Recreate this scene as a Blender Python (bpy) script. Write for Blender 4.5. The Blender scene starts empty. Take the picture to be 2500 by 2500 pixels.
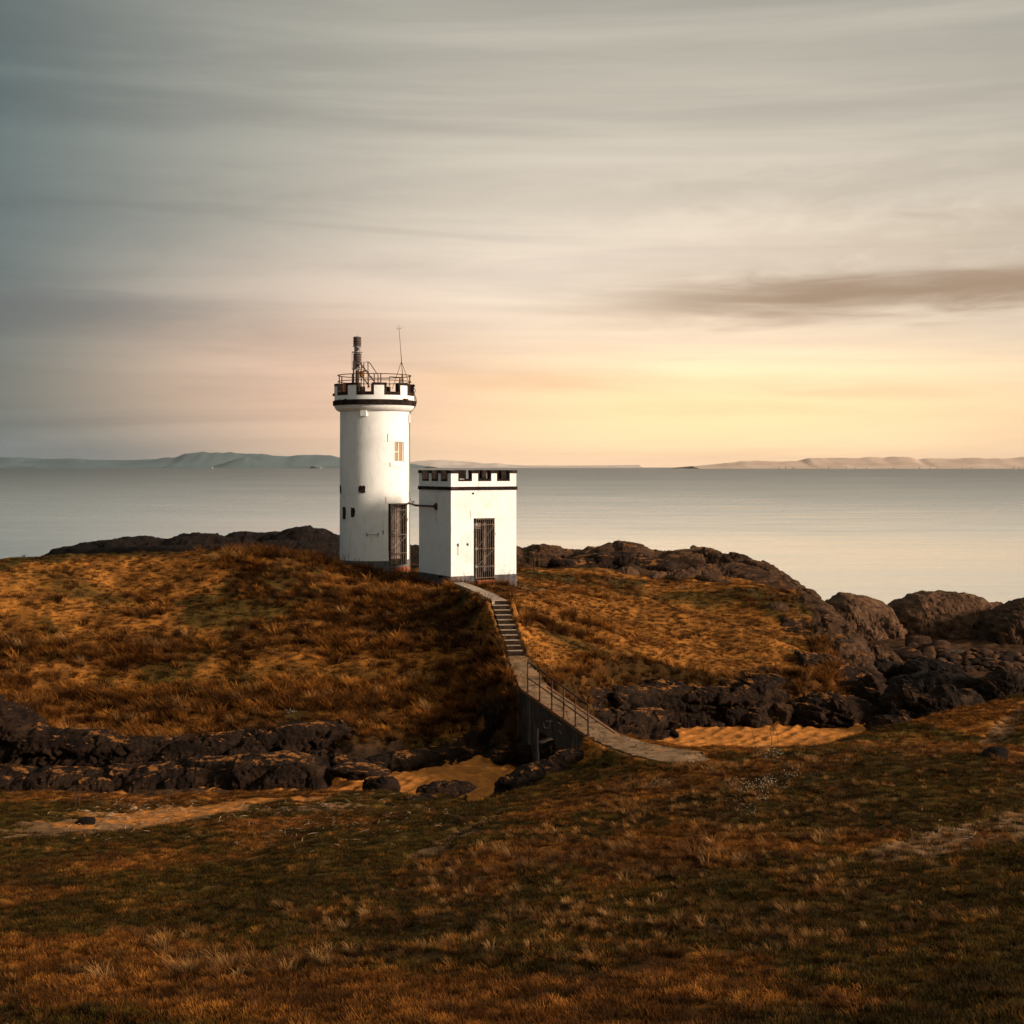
import bpy, bmesh, math, random
import numpy as np
from mathutils import Vector, Matrix

scene = bpy.context.scene
C = scene.collection
R = math.radians

# ------------------------------------------------------------------ camera
ZC = 12.5                      # camera height above the sea
F = 2500 * 50 / 36.0           # focal length in photograph pixels
HOR = 1139.0                   # horizon row of the photograph
cam_d = bpy.data.cameras.new('camera')
cam_d.lens = 50; cam_d.sensor_width = 36; cam_d.sensor_fit = 'HORIZONTAL'
cam_d.shift_y = -(1250 - HOR) / 2500.0
cam_d.clip_start = 0.1; cam_d.clip_end = 60000
cam = bpy.data.objects.new('camera', cam_d); C.objects.link(cam)
cam.location = (0, 0, ZC); cam.rotation_euler = (R(90), 0, 0)
scene.camera = cam

def P(px, py, D):
    return Vector(((px - 1250) * D / F, D, ZC - (py - HOR) * D / F))

# ------------------------------------------------------------------ node helper
class N:
    def __init__(s, tree):
        s.t = tree; s.nodes = tree.nodes; s.links = tree.links
    def new(s, typ, **kw):
        n = s.nodes.new(typ)
        for k, v in kw.items(): setattr(n, k, v)
        return n
    def set(s, sock, v):
        if isinstance(v, bpy.types.NodeSocket): s.links.new(v, sock)
        elif v is not None:
            if isinstance(v, (tuple, list)) and len(v) == 3 and sock.type == 'RGBA': v = (*v, 1)
            sock.default_value = v
    def m(s, op, a, b=None, c=None, clamp=False):
        n = s.new('ShaderNodeMath', operation=op); n.use_clamp = clamp
        s.set(n.inputs[0], a)
        if b is not None: s.set(n.inputs[1], b)
        if c is not None: s.set(n.inputs[2], c)
        return n.outputs[0]
    def mix(s, f, a, b, blend='MIX'):
        n = s.new('ShaderNodeMix', data_type='RGBA', blend_type=blend)
        s.set(n.inputs[0], f); s.set(n.inputs[6], a); s.set(n.inputs[7], b)
        return n.outputs[2]
    def noise(s, vec, scale, detail=4, rough=.55, dist=0.0):
        n = s.new('ShaderNodeTexNoise')
        if vec is not None: s.links.new(vec, n.inputs['Vector'])
        n.inputs['Scale'].default_value = scale; n.inputs['Detail'].default_value = detail
        n.inputs['Roughness'].default_value = rough; n.inputs['Distortion'].default_value = dist
        return n.outputs[0]
    def mapr(s, v, a, b, c=0.0, d=1.0, smooth=True):
        n = s.new('ShaderNodeMapRange'); n.interpolation_type = 'SMOOTHSTEP' if smooth else 'LINEAR'
        s.set(n.inputs[0], v)
        for i, x in enumerate((a, b, c, d)): s.set(n.inputs[i + 1], x)
        return n.outputs[0]
    def scale(s, vec, sc):
        n = s.new('ShaderNodeMapping'); s.links.new(vec, n.inputs[0]); n.inputs[3].default_value = sc
        return n.outputs[0]
    def attr(s, name):
        return s.new('ShaderNodeAttribute', attribute_name=name).outputs['Fac']

def lin(r, g, b):
    f = lambda c: (c / 255 / 12.92) if c / 255 <= .04045 else ((c / 255 + .055) / 1.055) ** 2.4
    return (f(r), f(g), f(b))

# ------------------------------------------------------------------ light: world, sun, exposure
SUN_EL, SUN_AZ = 17.0, 112.0       # azimuth clockwise from the view direction (+Y)
SKY_STRENGTH = 0.05
world = bpy.data.worlds.new('World'); scene.world = world; world.use_nodes = True
w = N(world.node_tree); w.nodes.clear()
out = w.new('ShaderNodeOutputWorld')
sky = w.new('ShaderNodeTexSky'); sky.sky_type = 'NISHITA'; sky.sun_disc = False
sky.sun_elevation = R(SUN_EL); sky.sun_rotation = R(SUN_AZ); sky.dust_density = 3.0
bg1 = w.new('ShaderNodeBackground'); w.links.new(sky.outputs[0], bg1.inputs[0]); bg1.inputs[1].default_value = SKY_STRENGTH
tc = w.new('ShaderNodeTexCoord'); d = tc.outputs['Generated']
sep = w.new('ShaderNodeSeparateXYZ'); w.links.new(d, sep.inputs[0])
dx, dy, dz = sep.outputs
zz = w.m('ABSOLUTE', dz)
# broad colour of the cloud sheet: grey teal to the left, beige to the right
side = w.mapr(w.m('ADD', dx, w.m('MULTIPLY', zz, 0.35)), -0.36, 0.10)
base = w.mix(side, lin(66, 88, 92), lin(160, 157, 146))
# broad afterglow low over the sea, a little right of the view direction
gx = w.m('SUBTRACT', dx, 0.12)
gz = w.m('SUBTRACT', zz, 0.045)
gwid = w.m('DIVIDE', gx, w.mapr(gx, -.12, .05, .29, .36))
ghei = w.m('DIVIDE', gz, 0.15)
g = w.m('EXPONENT', w.m('MULTIPLY', w.m('ADD', w.m('MULTIPLY', gwid, gwid), w.m('MULTIPLY', ghei, ghei)), -1.0))
g = w.m('MULTIPLY', g, w.mapr(dy, -0.1, 0.6))
gcol = w.mix(w.mapr(zz, 0.03, 0.13), lin(255, 214, 158), lin(255, 236, 214))
col = w.mix(w.m('MULTIPLY', g, 0.97), base, gcol)
# rose tint left of the glow
mx_ = w.m('DIVIDE', w.m('ADD', dx, 0.13), 0.13); mz_ = w.m('DIVIDE', w.m('SUBTRACT', zz, 0.05), 0.075)
mg = w.m('EXPONENT', w.m('MULTIPLY', w.m('ADD', w.m('MULTIPLY', mx_, mx_), w.m('MULTIPLY', mz_, mz_)), -1.0))
col = w.mix(w.m('MULTIPLY', w.m('MULTIPLY', mg, w.mapr(dy, 0, .5)), 0.62), col, lin(214, 174, 154))
# hazy band on the horizon
hz = w.m('EXPONENT', w.m('MULTIPLY', zz, -42.0))
hcol = w.mix(w.mapr(dx, -0.30, -0.02), lin(118, 128, 132), lin(255, 214, 176))
col = w.mix(w.m('MULTIPLY', hz, 0.8), col, hcol)
# streaked cloud, drawn out sideways
v1 = w.scale(d, (2.2, 1.2, 26.0)); v2 = w.scale(d, (6.0, 3.0, 70.0))
n1 = w.noise(v1, 1.0, 5, .55, .6); n2 = w.noise(v2, 1.0, 4, .6, .4)
nn = w.m('ADD', w.m('MULTIPLY', n1, 0.85), w.m('MULTIPLY', n2, 0.15))
st = w.mapr(nn, 0.34, 0.66)
dark = w.mix(1.0, col, (0.86, 0.855, 0.86), 'MULTIPLY')
lite = w.mix(1.0, col, (1.10, 1.09, 1.075), 'MULTIPLY')
col = w.mix(st, dark, lite)
# two longer grey-brown streaks
def band(x0, x1, z0, slope, wid, amt, colr, seed):
    global col
    zc = w.m('ADD', w.m('MULTIPLY', w.m('SUBTRACT', dx, x0), slope), z0)
    nb = w.noise(w.scale(d, (9 + seed, 5, 60)), 1.0, 4, .6, .5)
    q = w.m('DIVIDE', w.m('ADD', w.m('SUBTRACT', zz, zc), w.m('MULTIPLY', w.m('SUBTRACT', nb, .5), wid * 2.2)), wid)
    a = w.m('EXPONENT', w.m('MULTIPLY', w.m('MULTIPLY', q, q), -1.0))
    a = w.m('MULTIPLY', a, w.mapr(dx, x0, x0 + abs(x1 - x0) * .4))
    a = w.m('MULTIPLY', a, w.mapr(dx, x1, x1 - abs(x1 - x0) * .45))
    a = w.m('MULTIPLY', a, w.mapr(dy, 0, .3))
    col = w.mix(w.m('MULTIPLY', a, amt), col, colr)
band(-0.06, 0.62, 0.110, 0.025, 0.016, 0.92, lin(146, 120, 97), 0)
band(-0.10, 0.50, 0.175, 0.05, 0.014, 0.35, lin(150, 140, 128), 11)
band(-0.02, 0.80, 0.140, 0.03, 0.030, 0.42, lin(152, 134, 115), 14)
band(-0.80, 0.02, 0.150, 0.02, 0.020, 0.30, lin(98, 106, 106), 17)
band(-0.75, -0.06, 0.106, 0.0, 0.012, 0.60, lin(98, 98, 98), 3)
band(-0.13, 0.14, 0.060, 0.0, 0.006, 0.55, lin(226, 184, 142), 5)
band(0.14, 0.34, 0.052, -0.02, 0.004, 0.40, lin(222, 186, 145), 8)
bg2 = w.new('ShaderNodeBackground'); w.links.new(col, bg2.inputs[0]); bg2.inputs[1].default_value = 1.0
# the cloud sheet covers nearly all of the clear sky behind it
mx = w.new('ShaderNodeMixShader'); mx.inputs[0].default_value = 0.96
w.links.new(bg1.outputs[0], mx.inputs[1]); w.links.new(bg2.outputs[0], mx.inputs[2])
w.links.new(mx.outputs[0], out.inputs[0])

sd = bpy.data.lights.new('sun', 'SUN'); sd.energy = 4.6; sd.angle = R(10.0); sd.color = (1.0, 0.82, 0.64)
sun = bpy.data.objects.new('sun', sd); C.objects.link(sun)
sdir = Vector((math.sin(R(SUN_AZ)) * math.cos(R(SUN_EL)), math.cos(R(SUN_AZ)) * math.cos(R(SUN_EL)), math.sin(R(SUN_EL))))
sun.rotation_euler = sdir.to_track_quat('Z', 'Y').to_euler(); sun.location = (40, -30, 60)

vs = scene.view_settings
scene.display_settings.display_device = 'sRGB'
vs.view_transform = 'Standard'; vs.look = 'None'; vs.exposure = 0.38; vs.gamma = 1.0; vs.use_curve_mapping = False
scene.cycles.use_denoising = True
scene.cycles.max_bounces = 5; scene.cycles.volume_bounces = 1; scene.cycles.diffuse_bounces = 3
scene.cycles.transparent_max_bounces = 8

# ------------------------------------------------------------------ noise
_rng = np.random.RandomState(7)
_perm = _rng.permutation(512).astype(np.int32); _perm = np.concatenate([_perm, _perm, _perm])
_grad = _rng.normal(size=(512, 3)); _grad /= np.linalg.norm(_grad, axis=1)[:, None]; _grad = _grad.astype(np.float32)
def perlin(x, y, z=None):
    x = np.asarray(x, np.float32); y = np.asarray(y, np.float32)
    z = np.zeros_like(x) if z is None else np.broadcast_to(np.asarray(z, np.float32), x.shape)
    xi = np.floor(x).astype(np.int32); yi = np.floor(y).astype(np.int32); zi = np.floor(z).astype(np.int32)
    fx, fy, fz = x - xi, y - yi, z - zi
    u, v, s = (f * f * f * (f * (f * 6 - 15) + 10) for f in (fx, fy, fz))
    def g(a, b, c):
        h = _perm[(_perm[(_perm[(xi + a) & 511] + yi + b) & 511] + zi + c) & 511]
        gr = _grad[h]
        return gr[..., 0] * (fx - a) + gr[..., 1] * (fy - b) + gr[..., 2] * (fz - c)
    l = lambda t, a, b: a + t * (b - a)
    return 1.6 * l(s, l(v, l(u, g(0,0,0), g(1,0,0)), l(u, g(0,1,0), g(1,1,0))),
                  l(v, l(u, g(0,0,1), g(1,0,1)), l(u, g(0,1,1), g(1,1,1))))
def fbm(x, y, z=None, o=4, gain=.5, ridged=False):
    t = 0; a = 1; f = 1.0
    for i in range(o):
        p = perlin(x * f + 13.7 * i, y * f - 7.1 * i, None if z is None else z * f + 3.3 * i)
        if ridged: p = 1 - 2 * np.abs(p)
        t = t + a * p; a *= gain; f *= 2.03
    return t
def sstep(a, b, x):
    t = np.clip((x - a) / (b - a), 0, 1); return t * t * (3 - 2 * t)

# ------------------------------------------------------------------ mesh helpers
def mesh_obj(name, verts, faces, mat, parent=None, smooth=False, link=True):
    me = bpy.data.meshes.new(name)
    me.from_pydata([tuple(v) for v in verts], [], faces); me.update()
    if smooth: me.polygons.foreach_set('use_smooth', [True] * len(me.polygons))
    if mat: me.materials.append(mat)
    o = bpy.data.objects.new(name, me)
    if link: C.objects.link(o)
    if parent: o.parent = parent
    return o
def tag(o, label=None, cat=None, group=None, kind=None):
    if label: o['label'] = label
    if cat: o['category'] = cat
    if group: o['group'] = group
    if kind: o['kind'] = kind
    return o
def empty(name, loc, rz, label, cat, group=None):
    o = bpy.data.objects.new(name, None); C.objects.link(o)
    o.location = loc; o.rotation_euler = (0, 0, rz); o.empty_display_size = .3
    return tag(o, label, cat, group)
class MB:
    """gathers boxes, tubes and lathes of ONE part"""
    def __init__(s): s.v = []; s.f = []
    def add(s, v, f):
        o = len(s.v); s.v += [tuple(p) for p in v]; s.f += [tuple(i + o for i in q) for q in f]; return s
    def box(s, x0, x1, y0, y1, z0, z1, M=None):
        v = [Vector((x, y, z)) for z in (z0, z1) for y in (y0, y1) for x in (x0, x1)]
        if M: v = [M @ p for p in v]
        return s.add(v, [(0,2,3,1),(4,5,7,6),(0,1,5,4),(2,6,7,3),(0,4,6,2),(1,3,7,5)])
    def tube(s, pts, r, n=8, closed=False):
        pts = [Vector(p) for p in pts]; rings = []
        L = len(pts)
        for i, p in enumerate(pts):
            a = pts[(i - 1) % L] if (closed or i > 0) else p
            b = pts[(i + 1) % L] if (closed or i < L - 1) else p
            t = (b - a).normalized()
            up = Vector((0, 0, 1)) if abs(t.z) < .9 else Vector((0, 1, 0))
            e1 = t.cross(up).normalized(); e2 = t.cross(e1)
            rr = r[i] if isinstance(r, (list, tuple)) else r
            rings.append([p + (e1 * math.cos(2*math.pi*k/n) + e2 * math.sin(2*math.pi*k/n)) * rr for k in range(n)])
        v = [q for ring in rings for q in ring]; f = []
        for i in range(L if closed else L - 1):
            j = (i + 1) % L
            for k in range(n):
                f.append((i*n+k, i*n+(k+1)%n, j*n+(k+1)%n, j*n+k))
        if not closed: f += [tuple(range(n))[::-1], tuple((L-1)*n+k for k in range(n))]
        return s.add(v, f)
    def lathe(s, prof, cx=0, cy=0, n=48, a0=0, a1=2*math.pi):
        full = abs(a1 - a0 - 2*math.pi) < 1e-6; m = n if full else n + 1
        v = []
        for k in range(m):
            a = a0 + (a1 - a0) * k / n
            for (r, z) in prof: v.append((cx + r*math.sin(a), cy - r*math.cos(a), z))
        L = len(prof); f = []
        for k in range(n):
            j = (k + 1) % m
            for i in range(L - 1): f.append((k*L+i, j*L+i, j*L+i+1, k*L+i+1))
        return s.add(v, f)
    def block(s, r0, r1, a0, a1, z0, z1, n=4, cx=0, cy=0):
        """curved solid block between two radii"""
        v = []; f = []
        for k in range(n + 1):
            a = a0 + (a1 - a0) * k / n
            for (r, z) in ((r0, z0), (r1, z0), (r1, z1), (r0, z1)):
                v.append((cx + r*math.sin(a), cy - r*math.cos(a), z))
        for k in range(n):
            for i in range(4):
                f.append((k*4+i, (k+1)*4+i, (k+1)*4+(i+1)%4, k*4+(i+1)%4))
        f += [(0,1,2,3), tuple(n*4+i for i in (3,2,1,0))]
        return s.add(v, f)
    def build(s, name, mat, parent=None, smooth=False, bevel=0):
        o = mesh_obj(name, s.v, s.f, mat, parent, smooth)
        bm = bmesh.new(); bm.from_mesh(o.data); bmesh.ops.recalc_face_normals(bm, faces=bm.faces); bm.to_mesh(o.data); bm.free()
        if bevel:
            md = o.modifiers.new('bevel', 'BEVEL'); md.width = bevel; md.segments = 2; md.limit_method = 'ANGLE'
        return o

# ------------------------------------------------------------------ materials
def mat(name):
    m = bpy.data.materials.new(name); m.use_nodes = True
    n = N(m.node_tree); b = n.nodes['Principled BSDF']
    return m, n, b
def coords(n): return n.new('ShaderNodeNewGeometry').outputs['Position']
def bump(n, b, h, strength=.5, dist=.02):
    bp = n.new('ShaderNodeBump'); bp.inputs['Strength'].default_value = strength; bp.inputs['Distance'].default_value = dist
    n.links.new(h, bp.inputs['Height']); n.links.new(bp.outputs[0], b.inputs['Normal'])
def simple(name, c1, c2, scale=3.0, rough=.8, bstr=.3, bdist=.01, metal=0, detail=6, lo=.35, hi=.65, c3=None):
    m, n, b = mat(name); p = coords(n)
    f = n.mapr(n.noise(p, scale, detail, .65), lo, hi)
    c = n.mix(f, c1, c2)
    if c3: c = n.mix(n.mapr(n.noise(p, scale * .31, 5, .7), .52, .66), c, c3)
    n.set(b.inputs['Base Color'], c); b.inputs['Roughness'].default_value = rough; b.inputs['Metallic'].default_value = metal
    b.inputs['Specular IOR Level'].default_value = .15 if rough < .85 else .03
    bump(n, b, n.noise(p, scale * 6, 6, .7), bstr, bdist)
    return m

def make_roughcast():
    m, n, b = mat('white_roughcast'); p = coords(n)
    c = n.mix(n.mapr(n.noise(p, .7, 6, .7), .42, .72), (.82, .81, .79), (.72, .70, .67))
    c = n.mix(n.m('MULTIPLY', n.mapr(n.noise(n.scale(p, (3.2, 3.2, .5)), 1.3, 6, .75), .52, .74), .55), c, (.44, .38, .31))
    # fine cracks
    vo = n.new('ShaderNodeTexVoronoi', feature='DISTANCE_TO_EDGE'); vo.inputs['Scale'].default_value = .42
    dn = n.new('ShaderNodeVectorMath', operation='ADD')
    nz = n.new('ShaderNodeTexNoise'); n.links.new(p, nz.inputs['Vector']); nz.inputs['Scale'].default_value = 2.2; nz.inputs['Detail'].default_value = 5
    n.links.new(p, dn.inputs[0]); n.links.new(nz.outputs[1], dn.inputs[1]); n.links.new(dn.outputs[0], vo.inputs['Vector'])
    cr = n.m('MULTIPLY', n.mapr(vo.outputs[0], .0, .006, 1, 0), n.mapr(n.noise(p, .5, 2), .5, .62))
    c = n.mix(n.m('MULTIPLY', cr, .45), c, (.25, .21, .18))
    c = n.mix(n.m('MULTIPLY', n.mapr(n.noise(p, 16, 3), .66, .74), .35), c, (.3, .24, .2))
    n.set(b.inputs['Base Color'], c); b.inputs['Roughness'].default_value = .85; b.inputs['Specular IOR Level'].default_value = .2
    bump(n, b, n.noise(p, 22, 5, .7), .55, .03)
    return m
M = {}
M['white'] = make_roughcast()
M['trim'] = simple('white_smooth_render', (.84, .82, .78), (.74, .71, .66), 2.5, .7, .2, .005)
M['black'] = simple('black_paint', (.010, .007, .006), (.032, .021, .018), 5, .85, .4, .01, c3=(.065, .042, .033))
M['plinth'] = simple('grey_plinth_paint', (.060, .055, .060), (.115, .10, .10), 3, .8, .5, .02, c3=(.17, .15, .14))
M['iron'] = simple('rusty_iron', (.035, .020, .015), (.085, .045, .030), 9, .7, .4, .004, c3=(.16, .075, .040))
M['bar'] = simple('weathered_grey_bar', (.10, .075, .06), (.22, .17, .14), 9, .7, .3, .004, c3=(.14, .065, .035))
M['rust'] = simple('rusty_rail', (.028, .014, .010), (.075, .032, .018), 8, .65, .4, .004, c3=(.14, .055, .024))
M['grey_metal'] = simple('grey_metal', (.16, .15, .15), (.26, .24, .23), 8, .5, .2, .003, .3)
M['pale_metal'] = simple('pale_metal', (.40, .38, .36), (.55, .52, .48), 8, .4, .2, .003, .2)
M['wood'] = simple('weathered_door_wood', (.16, .115, .095), (.30, .225, .185), 5, .8, .5, .01)
M['inner'] = simple('door_recess', (.020, .018, .014), (.045, .038, .026), 4, .9, .3, .01)
M['orange'] = simple('orange_panel', (.55, .20, .03), (.62, .25, .05), 3, .5, .1, .002)
M['brick'] = simple('worn_red_brick', (.22, .06, .035), (.36, .12, .06), 9, .9, .7, .01)
M['concrete'] = simple('worn_concrete', (.15, .090, .048), (.29, .180, .102), 2.2, .9, .6, .02, c3=(.15, .095, .06))
M['slab'] = simple('pale_concrete_slab', (.30, .22, .165), (.42, .32, .24), 3.5, .9, .5, .01, c3=(.22, .15, .10))
M['riser'] = simple('dark_step_riser', (.016, .010, .007), (.045, .028, .018), 6, .9, .5, .02)  # shade of the step fronts put into the colour, against pale treads
def make_paving():
    m, n, b = mat('worn_path_concrete'); p = coords(n)
    c = n.mix(n.mapr(n.noise(p, 2.2, 8, .75), .35, .65), (.13, .078, .042), (.30, .185, .105))
    c = n.mix(n.mapr(n.noise(p, .9, 6, .7), .52, .66), c, (.36, .17, .065))
    c = n.mix(n.mapr(n.noise(p, 9, 5, .8), .56, .66), c, (.07, .042, .024))
    vo = n.new('ShaderNodeTexVoronoi', feature='DISTANCE_TO_EDGE'); vo.inputs['Scale'].default_value = .8
    nz = n.new('ShaderNodeTexNoise'); n.links.new(p, nz.inputs['Vector']); nz.inputs['Scale'].default_value = 1.6; nz.inputs['Detail'].default_value = 6
    va = n.new('ShaderNodeVectorMath', operation='ADD'); n.links.new(p, va.inputs[0]); n.links.new(nz.outputs[1], va.inputs[1]); n.links.new(va.outputs[0], vo.inputs['Vector'])
    c = n.mix(n.mapr(vo.outputs[0], 0, .035, .85, 0), c, (.030, .018, .010))
    n.set(b.inputs['Base Color'], c); b.inputs['Roughness'].default_value = .95; b.inputs['Specular IOR Level'].default_value = .03
    bump(n, b, n.noise(p, 9, 8, .75), .8, .04); return m
M['concrete'] = make_paving()
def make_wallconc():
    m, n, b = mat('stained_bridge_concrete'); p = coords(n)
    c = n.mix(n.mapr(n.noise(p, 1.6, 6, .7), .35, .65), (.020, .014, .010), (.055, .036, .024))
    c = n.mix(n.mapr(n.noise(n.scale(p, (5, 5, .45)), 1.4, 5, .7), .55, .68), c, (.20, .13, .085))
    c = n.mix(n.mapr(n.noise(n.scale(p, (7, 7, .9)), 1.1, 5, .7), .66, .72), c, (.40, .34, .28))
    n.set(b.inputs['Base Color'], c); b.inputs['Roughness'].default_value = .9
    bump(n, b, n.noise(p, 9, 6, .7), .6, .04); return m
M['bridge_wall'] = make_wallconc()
M['chalk'] = simple('faded_white_paint', (.40, .36, .31), (.22, .18, .15), 18, .9, .2, .003)
M['glass'] = None
def make_glass():
    m, n, b = mat('window_glass')
    b.inputs['Base Color'].default_value = (.36, .24, .14, 1); b.inputs['Roughness'].default_value = .12
    b.inputs['Specular IOR Level'].default_value = .8
    return m
M['glass'] = make_glass()

def make_rock(name, dark, mid, warm, lichen=0.0, sandy=.5):
    m, n, b = mat(name); g = n.new('ShaderNodeNewGeometry'); p = g.outputs['Position']
    sp = n.new('ShaderNodeSeparateXYZ'); n.links.new(g.outputs['Normal'], sp.inputs[0]); up = sp.outputs[2]
    c = n.mix(n.mapr(n.noise(p, 1.1, 8, .7), .35, .65), dark, mid)
    c = n.mix(n.m('MULTIPLY', n.mapr(n.noise(n.scale(p, (1, 1, 3)), .8, 7, .75), .48, .68), .7), c, warm)
    # pale barnacle and lichen flecks
    c = n.mix(n.m('MULTIPLY', n.mapr(n.noise(p, 14, 4, .7), .68, .74), .7), c, (.30, .25, .21))
    # wind-blown sand and dry turf settled on flat tops
    k = n.mapr(n.m('ADD', up, n.m('MULTIPLY', n.m('SUBTRACT', n.noise(p, 1.7, 7, .75), .5), 2.4)), 1.02, 1.12)
    c = n.mix(n.m('MULTIPLY', k, sandy), c, (.34, .130, .032))
    if lichen:
        k = n.mapr(n.m('ADD', n.m('MULTIPLY', up, .5), n.noise(p, .9, 7, .75)), .98, 1.08)
        c = n.mix(n.m('MULTIPLY', k, lichen), c, (.26, .075, .018))
    n.set(b.inputs['Base Color'], c); b.inputs['Roughness'].default_value = .85; b.inputs['Specular IOR Level'].default_value = .08
    h = n.m('ADD', n.m('MULTIPLY', n.noise(p, 2.6, 10, .72), 1.0), n.m('MULTIPLY', n.noise(n.scale(p, (.6, .6, 3.5)), 1.4, 6, .7), .8))
    bump(n, b, h, 1.0, .16)
    return m
M['rock_dark'] = make_rock('dark_rock', (.008, .0045, .003), (.026, .0140, .0085), (.056, .028, .014), 0, .75)
M['rock_black'] = make_rock('black_rock', (.007, .0045, .0035), (.018, .011, .008), (.030, .017, .011), 0, .0)
M['rock_brown'] = make_rock('brown_rock', (.055, .028, .016), (.130, .068, .037), (.20, .105, .053), 0, .25)
M['rock_mid'] = make_rock('brown_grey_rock', (.022, .012, .007), (.072, .037, .020), (.145, .073, .035), 0, .45)
M['rock_lichen'] = make_rock('lichened_rock', (.010, .006, .004), (.030, .018, .012), (.060, .033, .018), .55, .15)

# ------------------------------------------------------------------ the ground: height field from surveyed points
def W(px, py, D): return (P(px, py, D)[0], D, P(px, py, D)[2] - ZC)   # z relative to camera level
class RBF:
    def __init__(s, pts, lam=.02):
        a = np.array(pts, float); s.c = a[:, :2]; n = len(a)
        K = s.k(np.linalg.norm(s.c[:, None] - s.c[None], axis=2)) + lam * np.eye(n)
        Pm = np.c_[np.ones(n), s.c]; A = np.block([[K, Pm], [Pm.T, np.zeros((3, 3))]])
        s.w = np.linalg.solve(A, np.r_[a[:, 2], 0, 0, 0])
    @staticmethod
    def k(r): return r            # linear kernel: calm between the points
    def __call__(s, x, y):
        o = s.w[-3] + s.w[-2] * x + s.w[-1] * y
        for (cx, cy), wt in zip(s.c, s.w): o = o + wt * np.sqrt((x - cx) ** 2 + (y - cy) ** 2 + .6)
        return o
U_pts = [W(*t) for t in [
 (-500,1420,66),(0,1381,66),(83,1358,68),(254,1360,70),(344,1351,71),(471,1349,71),(560,1345,70.5),(652,1340,70),(745,1354,71),(832,1367,73),
 (955,1387,74.5),(1024,1400,75),(1101,1417,69.4),(1259,1424,71.2),(1024,1402,72.7),(1180,1421,69.5),
 (1262,1389,80),(1381,1391,82),(1508,1412,82),(1685,1420,82),(1794,1420,80),(1850,1440,78),
 (1900,1480,76),(1960,1540,73),(2020,1620,68),(2050,1685,64),
 (1497,1456,74),(1580,1474,73),(1653,1503,72),(1743,1532,71),(1863,1568,69),
 (1500,1440,78),(1650,1470,77),(1760,1505,76),(1860,1540,73),(1930,1590,69),
 (1330,1440,72),(1400,1440,71),(1380,1478,67),(1300,1470,65.5),(1280,1525,61.8),(1380,1545,62),(1450,1600,60.5),(1600,1575,64.5),(1750,1590,66.5),(1800,1615,65),(1400,1636,58.5),(1600,1636,62.3),
 (1750,1636,63.3),(1900,1610,66),(2000,1640,65.5),(1500,1520,69),(1650,1540,69),
 (0,1620,61),(200,1625,60.5),(60,1606,60),(300,1640,60),(600,1640,60),(900,1645,59.5),(1150,1640,58.5),
 (300,1500,65),(600,1480,66),(900,1500,65),(1050,1500,64),(1150,1500,62.5),(1165,1450,65),(600,1400,69),(800,1400,71),(950,1420,70),
 (300,1420,69),(0,1500,64),(60,1700,57),(400,1720,56),(800,1720,56),(1000,1720,56),(1190,1600,57.9),(1232,1650,55.5),
 (1205,1465,61.1),(1235,1465,61.3),(1248,1598,57.9),(1278,1600,57.9),(1120,1423,67.2),
 (1100,1715,56.6),(1000,1780,54.6),(890,1790,53),(700,1790,53),(500,1800,52.7),(300,1825,52.2),(100,1790,53),(30,1730,54.3),(0,1700,55.5),
 (1150,1685,57),(1274,1677,54),(1345,1679,54.1),(1380,1650,57.3),(1454,1640,60.8),(1671,1648,63),(-300,1650,58),
]] + [(-25,85,-7.2),(-10,88,-7.2),(-2,88,-7.2),(8,90,-7.6),(14,90,-8),(-40,80,-7),(-25,97,-9),(0,100,-9.5),(14,98,-9),(-55,70,-6),(-55,85,-8)]
L_pts = [(-40,52,-11.4),(-18,50,-11.5),(-14,49,-11.2),(-8,49,-11.1),(-4,49.5,-11.0),(-1,50,-11.0),(1.2,50.5,-10.95),(3,53,-11),(6,56,-11),(10,58,-11),(14,59,-11.1),
 (17,60,-11.2),(20,75,-11.2),(26,84,-11.3),(30,77,-11.2),(24,95,-11.7),(32,100,-12.2),(20,110,-13.6),(36,112,-13.6),(0,115,-15),(-40,105,-15),(-60,90,-14),(18,95,-12.6),
 (36,60,-10.6),(25,58,-10.7),(45,80,-11),(0,40,-11.3),(20,40,-11.3),(-20,40,-11.6),(0,70,-12),(-30,70,-12),(0,0,-11.5),(60,120,-14.5),(-70,60,-12.5),(60,60,-11)]
F_pts = [W(*t) for t in [
 (1700,1836,45),(1650,1850,44),(1850,1830,44),(2000,1822,43),(2230,1811,42),(2400,1815,41),(2500,1832,40),
 (1600,1950,36),(1300,2000,34),(1900,1950,34),(2300,1950,33),(1300,2083,29),(1900,2083,27),(2500,2083,26),
 (1250,1925,42),(1330,1915,43.8),(1400,1886,45),(1500,1850,45.5),(1434,1797,47.7),(1540,1800,48),(1560,1865,42.5),
 (1250,2500,14),(0,2500,15),(2500,2500,13),
 (0,1975,41),(300,1995,40.5),(0,2083,34),(500,2083,33),(900,2083,31),(1000,2000,37),(700,2000,38),(800,1955,43),(400,1958,44),(100,1955,44),
 (1100,1972,43),(1200,1950,43),
 (2150,1797,49),(2300,1752,51),(2400,1725,52),(2500,1700,53),(2260,1800,47),(2500,1812,44.3),(2700,1680,54),
]] + [(0,4,-2.4),(0,-6,-1.7),(-20,0,-3),(20,0,-2.2),(16.5,46.5,-9.0),(14.5,47.5,-9.5),(12.5,47,-9.4),(28,45,-8),(-25,44,-10.2),(30,30,-6.5),(-25,20,-7),(22,20,-5.5),(45,60,-8),(-45,40,-10)]
U, Lr, Fr = RBF(U_pts), RBF(L_pts), RBF(F_pts)
def X(px, D): return (px - 1250) * D / F
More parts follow.
